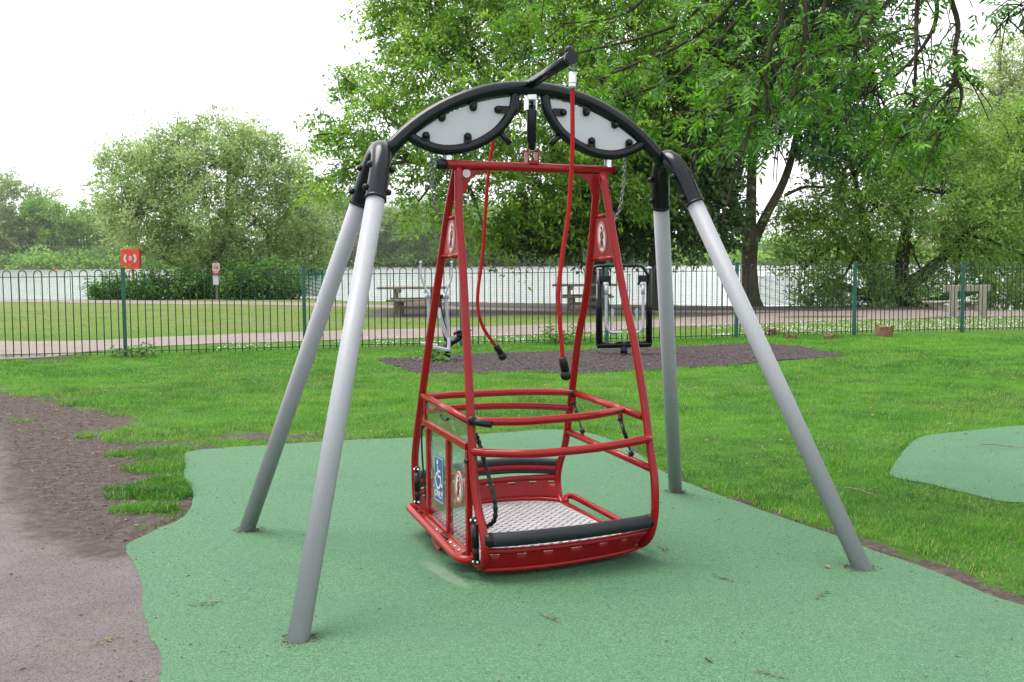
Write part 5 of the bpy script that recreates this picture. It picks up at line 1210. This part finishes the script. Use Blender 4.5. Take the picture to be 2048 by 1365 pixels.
# gate: frame, clear panels, signs
GU = -.452
def gz(v): return .630 + (v - .05) * .038           # mid rail
T('gate_rail', M_RED, SW, [(GU, .392, .781), (GU, -.338, .741)], .0185, seg=14, curve=False)
def gbar(a, b, w, d, nm='gate_bar'):
    a, b = Vector(a), Vector(b); t = (b - a).normalized(); L = (b - a).length; X = Vector((1, 0, 0)); Yv = t.cross(X).normalized(); M = Matrix((X, Yv, t)).transposed()
    return MB().box((a + b) / 2, (d, w, L), M, .003).build(nm, M_RED, SW)
gbar((GU, .385, gz(.385)), (GU, -.285, gz(-.285)), .034, .03, 'gate_rail')
for v, zb, w in ((.322, .150, .034), (-.002, .118, .034), (-.288, .090, .03)): gbar((GU, v, gz(v) - .016), (GU, v, zb), w, .028)
gbar((GU, .37, .77), (GU, .37, gz(.37) + .016), .022, .02); gbar((GU, .34, .152), (GU, -.30, .093), .03, .028, 'gate_rail')
def mk_clear():
    m, nt, out = new_mat('clear_sheet'); co = objco(nt)
    tr = nt.nodes.new('ShaderNodeBsdfTransparent'); tr.inputs[0].default_value = (.90, .93, .92, 1); gl_ = nt.nodes.new('ShaderNodeBsdfGlossy'); gl_.inputs['Roughness'].default_value = .05
    fr = nt.nodes.new('ShaderNodeMath'); fr.operation = 'MULTIPLY_ADD'; lw = nt.nodes.new('ShaderNodeLayerWeight'); nt.links.new(math_(nt, 'POWER', lw.outputs['Facing'], 3.0), fr.inputs[0]); fr.inputs[1].default_value = .6; fr.inputs[2].default_value = .05; mx = nt.nodes.new('ShaderNodeMixShader')
    nb = bump(nt, noise(nt, 14, 4, .6, co), .12, .01); nt.links.new(nb, gl_.inputs['Normal'])
    nt.links.new(fr.outputs[0], mx.inputs[0]); nt.links.new(tr.outputs[0], mx.inputs[1]); nt.links.new(gl_.outputs[0], mx.inputs[2])
    df = nt.nodes.new('ShaderNodeBsdfDiffuse'); df.inputs[0].default_value = (.45, .5, .48, 1); m2 = nt.nodes.new('ShaderNodeMixShader')
    nt.links.new(math_(nt, 'MULTIPLY', smooth(nt, noise(nt, 20, 6, .75, co), .5, .75), .35), m2.inputs[0]); nt.links.new(mx.outputs[0], m2.inputs[1]); nt.links.new(df.outputs[0], m2.inputs[2]); nt.links.new(m2.outputs[0], out.inputs['Surface']); return m
M_CLEAR = mk_clear()
def clear(v0, v1, zf0, zf1):
    MB().prism([(v0, zf0(v0)), (v1, zf0(v1)), (v1, zf1(v1)), (v0, zf1(v0))], (GU - .002, 0, 0), (0, 1, 0), (0, 0, 1), (1, 0, 0), .005).build('clear_panel', M_CLEAR, SW)
clear(.308, .014, lambda v: .148 + (v - .34) * .09, lambda v: gz(v) - .015); clear(-.018, -.276, lambda v: .148 + (v - .34) * .09, lambda v: gz(v) - .015)
clear(.36, -.272, lambda v: gz(v) + .016, lambda v: gz(v) + .112)
MB().tube([(GU - .006, .10, .722), (GU - .006, .085, .708), (GU - .006, .02, .704), (GU - .006, -.01, .715)], .006, 8, 3).build('finger_slot', M_RUB, SW)
sp_ = MB().prism([(.212, .499), (.067, .495), (.075, .2585), (.2195, .2625)], (GU - .0055, 0, 0), (0, 1, 0), (0, 0, 1), (1, 0, 0), .0015).build('access_sign', M_BLUE, SW)
pr = Print((GU - .0063, .143, .379), (0, -1, 0), (0, 0, 1), (-1, 0, 0))
pr.strokes([[(-.068, .112), (.068, .112), (.064, -.113), (-.070, -.113), (-.068, .112)]], .003, M_WHITE, 'border', sp_)
arc = [(-.008 + .040 * math.cos(R(a)), -.006 + .040 * math.sin(R(a))) for a in range(112, 352, 12)]
pr.strokes([[(-.014, .068), (-.010, .016), (.028, .016), (.042, -.030), (.054, -.024)], [(-.012, .044), (.024, .044)], arc], .0115, M_WHITE, 'wheelchair_symbol', sp_, .0002, [(-.014, .088, .0125)])
pr.text('ONLY', (.0, -.078), .050, M_WHITE, 'lettering', sp_, 0, .95)
ns = MB().prism(ell(.054, .079), (GU - .0055, -.163, .399), (0, -1, 0), (0, 0, 1), (-1, 0, 0), .0012).build('no_standing_sign', M_WHITE, SW)
no_entry(Print((GU - .0062, -.163, .399), (0, -1, 0), (0, 0, 1), (-1, 0, 0)), .0525, .077, ns)
# ramp lip, hinge plates, skid and dampers under the gate
T('ramp_lip', M_RED, SW, [(-.452, .535, .150), (-.478, .545, .154), (-.498, .53, .155), (-.506, .48, .152), (-.512, .2, .135), (-.522, -.10, .116), (-.527, -.27, .104), (-.522, -.335, .100), (-.500, -.375, .098), (-.462, -.385, .097)], .0205, seg=16, res=5)
gbar((-.452, .56, .148), (-.445, -.38, .094), .026, .022, 'ramp_hinge')
for v0, v1 in ((.335, .06), (-.06, -.27)):
    zc = lambda v: .112 + (v - .0) * .055
    hp = MB().add([(-.462, v0, zc(v0) + .014), (-.462, v1, zc(v1) + .014), (-.504, v1 - .0, zc(v1) - .004), (-.504, v0, zc(v0) - .004), (-.462, v0, zc(v0) + .010), (-.462, v1, zc(v1) + .010), (-.504, v1, zc(v1) - .008), (-.504, v0, zc(v0) - .008)], [(0, 1, 2, 3), (7, 6, 5, 4), (0, 4, 5, 1), (1, 5, 6, 2), (2, 6, 7, 3), (3, 7, 4, 0)]).build('hinge_plate', M_SKID, SW)
    for t in (.2, .5, .8):
        v = v0 + (v1 - v0) * t; MB().dome((-.482, v, zc(v) + .005), (-.2, 0, 1), .0075, .007, 8).build('rivet', M_STEEL, hp)
for v in (.44, -.33): MB().box((-.482, v, .112 + v * .055 + .005), (.05, .012, .012)).build('ramp_strut', M_RED, SW)
MB().tube([(-.40, .33, .095), (-.45, .24, .05), (-.455, .17, .018), (-.45, .13, .012)], .02, 8, 4, True, True).build('skid', M_SKID, SW)
for a, b in (((-.468, .484, .372), (-.472, .472, .195)), ((-.470, -.408, .292), (-.468, -.428, .100))):
    a, b = Vector(a), Vector(b); d = (b - a).normalized(); L = (b - a).length
    d0 = MB().tube([a + d * .02, a + d * (L * .66)], .0185, 16, 1, True, False).tube([a + d * (L * .62), a + d * (L * .95)], .0155, 14, 1, True, False).ball(a, .0175, 12, 8).ball(b, .0165, 12, 8).build('lowering_damper', M_RUB, SW)
    for c in (a, b): MB().dome(c + Vector((-.014, 0, 0)), (-1, 0, 0), .0075, .008, 8).dome(c + Vector((0, -.014, 0)), (0, -1, 0), .0075, .008, 8).build('bolt', M_STEEL, d0)
for c in ((.425, -.40, .085), (.38, -.415, .085)): MB().dome(Vector(c) + Vector((0, -.005, 0)), (.1, -1, 0), .011, .008, 10).build('bolt', M_RED, SW)

# ------------------------------------------------------------------ exercise machines
CTR = empty('cross_trainer', (-.98, 16.12, 0), R(4), 'grey and black cross trainer standing on the mulch bed', 'exercise machine')
def ct(px_, py_, dy=0): return ((px_ - 896) / 131.5, dy, (723 - py_) / 131.5)
T('post', M_BLACK, CTR, [ct(895, 727), ct(894, 688)], .052, seg=14, curve=False)
MB().tube([ct(905, 690), ct(896, 680), ct(888, 655), ct(882, 620), ct(880, 592, .05)], .03, 10, 4, True, True, rs=[.05, .048, .04, .034, .03]).build('column', M_BLACK, CTR)
V0 = cr2([ct(903, 684, -.05), ct(892, 668, -.05), ct(884, 645, -.05), ct(879, 618, -.05)], 5); Vv, Ff = [], []
for i, p in enumerate(V0): w = .045 - .018 * i / len(V0); Vv += [(p[0] - w, p[1], p[2]), (p[0] + w, p[1] - .01, p[2]), (p[0] + w, p[1] + .03, p[2]), (p[0] - w, p[1] + .03, p[2])]
for i in range(len(V0) - 1):
    for k in range(4): Ff.append((i * 4 + k, i * 4 + (k + 1) % 4, i * 4 + 4 + (k + 1) % 4, i * 4 + 4 + k))
cov = MB().add(Vv, Ff).build('cover', M_GREYP, CTR)
MB().prism([(-.02, -.07), (.02, -.07), (.017, .07), (-.017, .07)], ct(881, 630, -.068), (1, 0, 0), (0, 0, 1), (0, 1, 0), .002).build('label', M_WHITE, cov)
T('cross_bar', M_BLACK, CTR, [ct(862, 596), ct(898, 596)], .028, seg=12, curve=False)
for s_, h in ((-1, [(858, 596), (857, 588), (848, 566), (844.5, 552), (845, 529)]), (1, [(894, 596), (894, 588), (903, 566), (906.5, 552), (906, 529)])):
    MB().tube([ct(h[0][0] - 6, 596), ct(h[0][0] + 6, 596)], .042, 14, 1, True, False).build('hub', M_GREYP, CTR)
    hd = MB().tube([ct(*p, -.04) for p in h], .0165, 10, 4); hd.ball(ct(*h[-1], -.04), .025, 12, 8); hd.build('handle', M_GREYP, CTR)
    T('swing_arm', M_GREYP, CTR, [ct(h[0][0] + 1, 598), ct(h[0][0] + 2, 640), ct(h[0][0] + (3 if s_ > 0 else 4), 682)], .024, seg=10)
MB().box(ct(860, 691, -.1), (.26, .11, .045), Matrix.Rotation(.15, 3, 'Y'), .01).build('foot_pedal', M_GREYP, CTR)
MB().box(ct(884, 699, -.12), (.26, .11, .045), Matrix.Rotation(.2, 3, 'Y'), .01).build('foot_pedal', M_GREYP, CTR)
T('pedal_arm', M_GREYP, CTR, [ct(897, 703, -.1), ct(899, 690, -.08), ct(898, 680, -.05)], .026, seg=10)
T('crank', M_BLACK, CTR, [ct(896, 695), ct(905, 688), ct(916, 682), ct(926, 672), ct(932, 668)], .045, seg=12)
MB().ball(ct(921, 674), .055, 14, 9).build('crank_hub', M_BLACK, CTR)
T('crank', M_BLACK, CTR, [ct(908, 672, -.05), ct(918, 666, -.05), ct(928, 664, -.05)], .022, seg=10)
T('crank_pin', M_GREYP, CTR, [ct(928, 668), ct(945, 662)], .022, seg=12, curve=False)

AW = empty('air_walker', (1.77, 16.8, 0), R(-4), 'black framed air walker with grey hanging footplates on the mulch bed', 'exercise machine')
def aw(px_, py_, dy=0): return ((px_ - 1250) / 126.8, dy, (711 - py_) / 126.8)
T('post', M_BLACK, AW, [aw(1250, 716), aw(1250, 690)], .055, seg=14, curve=False)
T('base_bar', M_BLACK, AW, [aw(1196, 692), aw(1304, 689)], .052, seg=14, curve=False)
for x_, yt in ((1200.5, 540), (1300, 540)): MB().tube([aw(x_, 692), aw(x_ - (0 if x_ < 1250 else 0), yt)], .05, 14, 1, True, False).ball(aw(x_, yt), .05, 14, 8, (1, 1, .5)).build('upright', M_BLACK, AW)
for x_ in (1200.5, 1300): MB().ball(aw(x_, 538), .044, 12, 8, (1, 1, .7)).build('top_cap', M_GREYP, AW)
T('handlebar', M_BLACK, AW, [aw(1193, 548, -.45), aw(1188, 538, -.5), aw(1197, 533, -.5), aw(1235, 532, -.5), aw(1273, 532, -.5), aw(1284, 536, -.5), aw(1294, 548, -.2), aw(1299, 552, 0)], .024, seg=12)
for sg, hx in ((1, 1203), (-1, 1298)):
    MB().box(aw(hx + sg * 11, 558), (.15, .14, .10), None, .01).box(aw(hx + sg * 17, 564, -.05), (.04, .05, .12), Matrix.Rotation(sg * -.5, 3, 'Y'), .005).build('bearing_bracket', M_BLACK, AW)
    MB().tube([aw(hx + sg * 6, 570, -.05), aw(hx + sg * 16, 570, -.05)], .045, 12, 1, True, False).build('bearing_hub', M_GREYP, AW)
    ax = 1214.5 if sg > 0 else 1287.5
    MB().tube([aw(ax, 572, -.08), aw(ax, 590, -.08)], .030, 10, 1, True, False).tube([aw(ax, 585, -.08), aw(ax, 640, -.08), aw(ax + sg * 1.5, 655, -.08), aw(ax + sg * 9, 665, -.08), aw(ax + sg * 20, 666.5, -.08)], .024, 12, 4).build('swing_arm', M_GREYP, AW)
    MB().prism([(0, 0), (0, .35), (sg * -.05, .33), (sg * -.015, .05)], aw(ax + sg * 10, 661, -.08), (sg * -1 * sg, 0, 0), (0, 0, 1), (0, 1, 0), .03).build('knee_plate', M_GREYP, AW)
    MB().box(aw(ax + sg * 21, 664.5, -.08), (.17, .30, .025), None, .006).build('foot_plate', M_GREYP, AW)
MB().box(aw(1196, 583, -.05), (.012, .07, .22)).build('label', M_WHITE, AW)

# ------------------------------------------------------------------ timber furniture
def picnic(name, label, loc, rz, Lt=1.95):
    t = empty(name, loc, rz, label, 'picnic table', 'timber picnic tables by the lake')
    for k in range(4): MB().box((0, (k - 1.5) * .18, .765), (Lt, .165, .06), None, .008).build('plank', M_WOOD, t)
    for sy in (-1, 1):
        for k in range(2): MB().box((.08, sy * (.66 + k * .14), .44), (Lt * .78, .13, .055), None, .008).build('seat_plank', M_WOOD, t)
    for x in (-.40 * Lt / 1.95 * 1.0 - .0, .58 * Lt / 1.95):
        MB().box((x, 0, .68), (.10, .70, .10), None, .008).box((x, 0, .36), (.10, 1.56, .10), None, .008).build('bearer', M_WOOD, t)
        for y in (-.5, .5):
            MB().box((x - .06, y * .30, .36), (.08, .12, .74), None, .006).build('leg', M_WOOD, t); MB().box((x + .06, y * 1.1, .20), (.09, .13, .46), None, .006).build('leg', M_WOOD, t)
    MB().box((.09, 0, .22), (1.0, .09, .09), None, .006).build('brace', M_WOOD, t); return t
picnic('picnic_table', 'timber picnic table by the lake behind the left red swing post and cross trainer', (-2.72, 29.4, 0), R(2), 1.95)
picnic('picnic_table', 'timber picnic table by the lake partly hidden by the ash trunk', (2.15, 31.4, 0), R(-3), 1.9)
BN = empty('timber_bench', (11.35, 26.6, 0), R(14), 'pale weathered timber bench seen from behind at the right, facing the lake', 'bench')
MB().box((0, 0, .74), (1.36, .05, .15), None, .008).build('backrest', M_WOOD2, BN)
for x in (-.42, .44):
    MB().box((x, -.075, .40), (.17, .10, .84), None, .01).build('post', M_WOOD2, BN)
    MB().prism([(-.12, .30), (-.12, .16), (.10, .16), (.55, .29), (.62, .36), (.50, .36)], (x - .02, 0, 0), (-.35, .94, 0), (0, 0, 1), (.94, .35, 0), .11).build('seat_bearer', M_WOOD2, BN)
for k in range(3): MB().box((-.10 - .06 * k, .14 + k * .15, .395), (1.36, .135, .05), None, .008).build('seat_plank', M_WOOD2, BN)

def log_piece(name, label, loc, sx, sy, sz, seed):
    rng = np.random.default_rng(seed); mb = MB(); n = 11; V, F = [], []
    rr = 1 + rng.normal(size=n) * .2
    for lv, (z, q) in enumerate(((-.06, 1.05), (sz * .55, .98), (sz * .95, .96), (sz, .80))):
        for k in range(n): a = 2 * PI * k / n; V.append((sx / 2 * rr[k] * q * math.cos(a) + rng.normal() * .008, sy / 2 * rr[k] * q * math.sin(a) + rng.normal() * .008, z * (1 + rng.normal() * .08) + rng.normal() * .012))
    for lv in range(3):
        for k in range(n): F.append((lv * n + k, lv * n + (k + 1) % n, lv * n + n + (k + 1) % n, lv * n + n + k))
    V.append((0, 0, sz * 1.0)); F += [(3 * n + k, 3 * n + (k + 1) % n, 4 * n) for k in range(n)]
    o = mb.add(V, F).build(name, M_CUT); o.location = loc; return tag(o, label, 'log', 'split log pieces lying along the fence')
log_piece('log_piece', 'largest chunk of split log at the fence foot, left of the bench', (7.18, 20.5, 0), .33, .28, .20, 1)
log_piece('log_piece', 'pale log chunk just right of the front right leg, near the fence', (5.06, 20.75, 0), .20, .18, .14, 2)
log_piece('log_piece', 'flat low log piece in the grass, second from the left along the fence', (5.18, 19.85, 0), .22, .16, .075, 3)
log_piece('log_piece', 'flat low log piece in the grass just left of the largest chunk', (5.95, 19.95, 0), .22, .16, .08, 4)

# ------------------------------------------------------------------ lakeside signs
LB = empty('lifebuoy_housing', (-15.85, 44.55, 0), 0, 'red orange lifebuoy housing marked 8 on a faded red post by the lake', 'lifebuoy housing')
T('post', M_POSTR, LB, [(.04, .06, -.1), (.02, .06, 1.42)], .055, seg=10, curve=False)
def rrect(w, h, r, n=6): return [(sx * (w / 2 - r) + r * math.cos(a), sy * (h / 2 - r) + r * math.sin(a)) for sx, sy, a0 in ((1, 1, 0), (-1, 1, PI / 2), (-1, -1, PI), (1, -1, 1.5 * PI)) for a in np.linspace(a0, a0 + PI / 2, n)]
ho = MB().prism(rrect(.78, .84, .13), (0, -.06, 1.66), (1, 0, 0), (0, 0, 1), (0, 1, 0), .20); ho = ho.build('housing', M_ORANGE, LB)
md = ho.modifiers.new('b', 'BEVEL'); md.width = .035; md.segments = 3; md.limit_method = 'ANGLE'
pr = Print((.0, -.162, 1.68), (1, 0, 0), (0, 0, 1), (0, -1, 0))
pr.ring((0, 0), .30, .30, .022, M_ORANGE2, 'moulded_ring', ho, .004); pr.ring((0, 0), .165, .165, .02, M_ORANGE2, 'moulded_ring', ho, .004)
for a0 in (135, -45):
    p_ = [(.275 * math.cos(R(a)), .275 * math.sin(R(a))) for a in np.linspace(a0, a0 + 90, 12)] + [(.175 * math.cos(R(a)), .175 * math.sin(R(a))) for a in np.linspace(a0 + 90, a0, 12)]
    pr.flat(p_, M_WHITE, 'white_band', ho, .004)
pr.text('8', (.01, .0), .27, M_WHITE, 'number', ho, .004)
MB().box((.0, -.165, 1.30), (.10, .03, .07), None, .008).build('latch', M_ORANGE2, LB)
WS = empty('warning_sign', (-11.83, 42.75, 0), 0, 'small no swimming sign above a white notice on a timber post', 'sign')
MB().box((0, .06, .70), (.10, .09, 1.56), None, .008).prism([(-.10, 0), (.10, 0), (.06, .05), (0, .08), (-.06, .05)], (0, .06, 1.455), (1, 0, 0), (0, 0, 1), (0, 1, 0), .10).build('post', M_WOOD, WS)
s1 = MB().box((0, 0, 1.245), (.285, .012, .42)).build('red_white_plate', M_WHITE, WS)
pr = Print((0, -.006, 1.245), (1, 0, 0), (0, 0, 1), (0, -1, 0))
pr.flat([(-.142, -.21), (.142, -.21), (.142, -.095), (-.142, -.095)], M_REDPR, 'red_strip', s1); pr.ring((0, .06), .118, .118, .028, M_REDPR, 'red_ring', s1, .001)
pr.strokes([[(-.085, .145), (.085, -.025)]], .026, M_REDPR, 'red_bar', s1, .004); pr.strokes([[(-.07, .05), (-.01, .075), (.05, .04)], [(-.08, .02), (-.03, .03), (.02, .015), (.07, .025)]], .02, M_INK, 'swimmer', s1, .001, [(.045, .085, .02)])
pr.strokes([[(-.10, -.13), (-.02, -.13)], [(.02, -.13), (.10, -.13)], [(-.06, -.165), (.06, -.165)]], .018, M_WHITE, 'fine_print', s1, .003)
s2 = MB().box((.005, 0, .80), (.285, .012, .40)).build('white_plate', M_WHITE, WS)
pr = Print((.005, -.006, .80), (1, 0, 0), (0, 0, 1), (0, -1, 0)); pr.strokes([[(-.10, .12), (-.01, .12)], [(.02, .12), (.10, .12)]], .035, M_GREYINK, 'fine_print', s2)
# green netting
def netting(name, label, p0, p1, h, nx, nz, thick, posts):
    root = empty(name, (*p0, 0), math.atan2(p1[1] - p0[1], p1[0] - p0[0]), label, 'netting'); L = math.hypot(p1[0] - p0[0], p1[1] - p0[1]); rng = np.random.default_rng(3); mb = MB()
    for k in range(nx + 1):
        x = L * k / nx; mb.add([(x, 0, .02), (x + thick, 0, .02), (x + thick, .006, .02), (x + thick, 0, h), (x, 0, h)], [(0, 1, 3, 4)])
    for k in range(nz + 1):
        z = .02 + (h - .02) * k / nz; m = 14; V = [(L * i / m, .03 * math.sin(i * 1.3), z + .02 * math.sin(i * .9 + k)) for i in range(m + 1)]; b = [(x, y, q + thick) for x, y, q in V]
        mb.add(V + b, [(i, i + 1, m + 2 + i, m + 1 + i) for i in range(m)])
    o = mb.build('mesh', M_NET, root, kind='stuff')
    for t in posts: MB().tube([(L * t, 0, -.1), (L * t, 0, h + .03)], .018, 6, 1, True, False).build('stake', M_NET, root)
netting('plastic_netting', 'bunched green plastic netting right of the brambles by the lake', (-9.2, 46.2), (-7.9, 45.4), 1.15, 60, 44, .012, (0, .5, 1))
netting('plastic_netting', 'green plastic netting with drooping top beside the forked tree', (7.95, 34.6), (9.3, 34.3), .95, 36, 22, .010, (0, 1))
netting('shore_netting', 'fine see through netting strung along the left bank before the water', (-22.5, 44.6), (-16.6, 44.3), 1.15, 60, 16, .006, (0, .33, .70, 1))
netting('shore_netting', 'fine see through netting strung along the bank behind the picnic tables', (-7.5, 42.0), (6.9, 35.0), 1.0, 130, 14, .006, (0, .2, .4, .6, .8, 1))
# small orange buoy far out
bu = MB().ball((0, 0, .15), .32, 12, 8, (1, 1, .8)).tube([(0, 0, .3), (0, 0, .7)], .06, 8, 1).build('buoy', M_ORANGE); bu.location = (gx(116, 235), 235, WATER_Z); tag(bu, 'tiny orange buoy floating on the lake at the left', 'buoy')

# ------------------------------------------------------------------ thin summer haze over the lake
hz = MB().box((0, 240, 17), (830, 540, 40)).build('haze', None)
hz.data.materials.clear(); hm = bpy.data.materials.new('thin_haze'); hm.use_nodes = True; hnt = hm.node_tree; hnt.nodes.clear()
ho_ = hnt.nodes.new('ShaderNodeOutputMaterial'); hv = hnt.nodes.new('ShaderNodeVolumePrincipled'); hv.inputs['Color'].default_value = (.93, .96, 1, 1); hv.inputs['Density'].default_value = .00013; hv.inputs['Anisotropy'].default_value = .2
hnt.links.new(hv.outputs[0], ho_.inputs['Volume']); hz.data.materials.append(hm); tag(hz, 'thin pale haze over the lake and far trees', 'haze', kind='stuff')
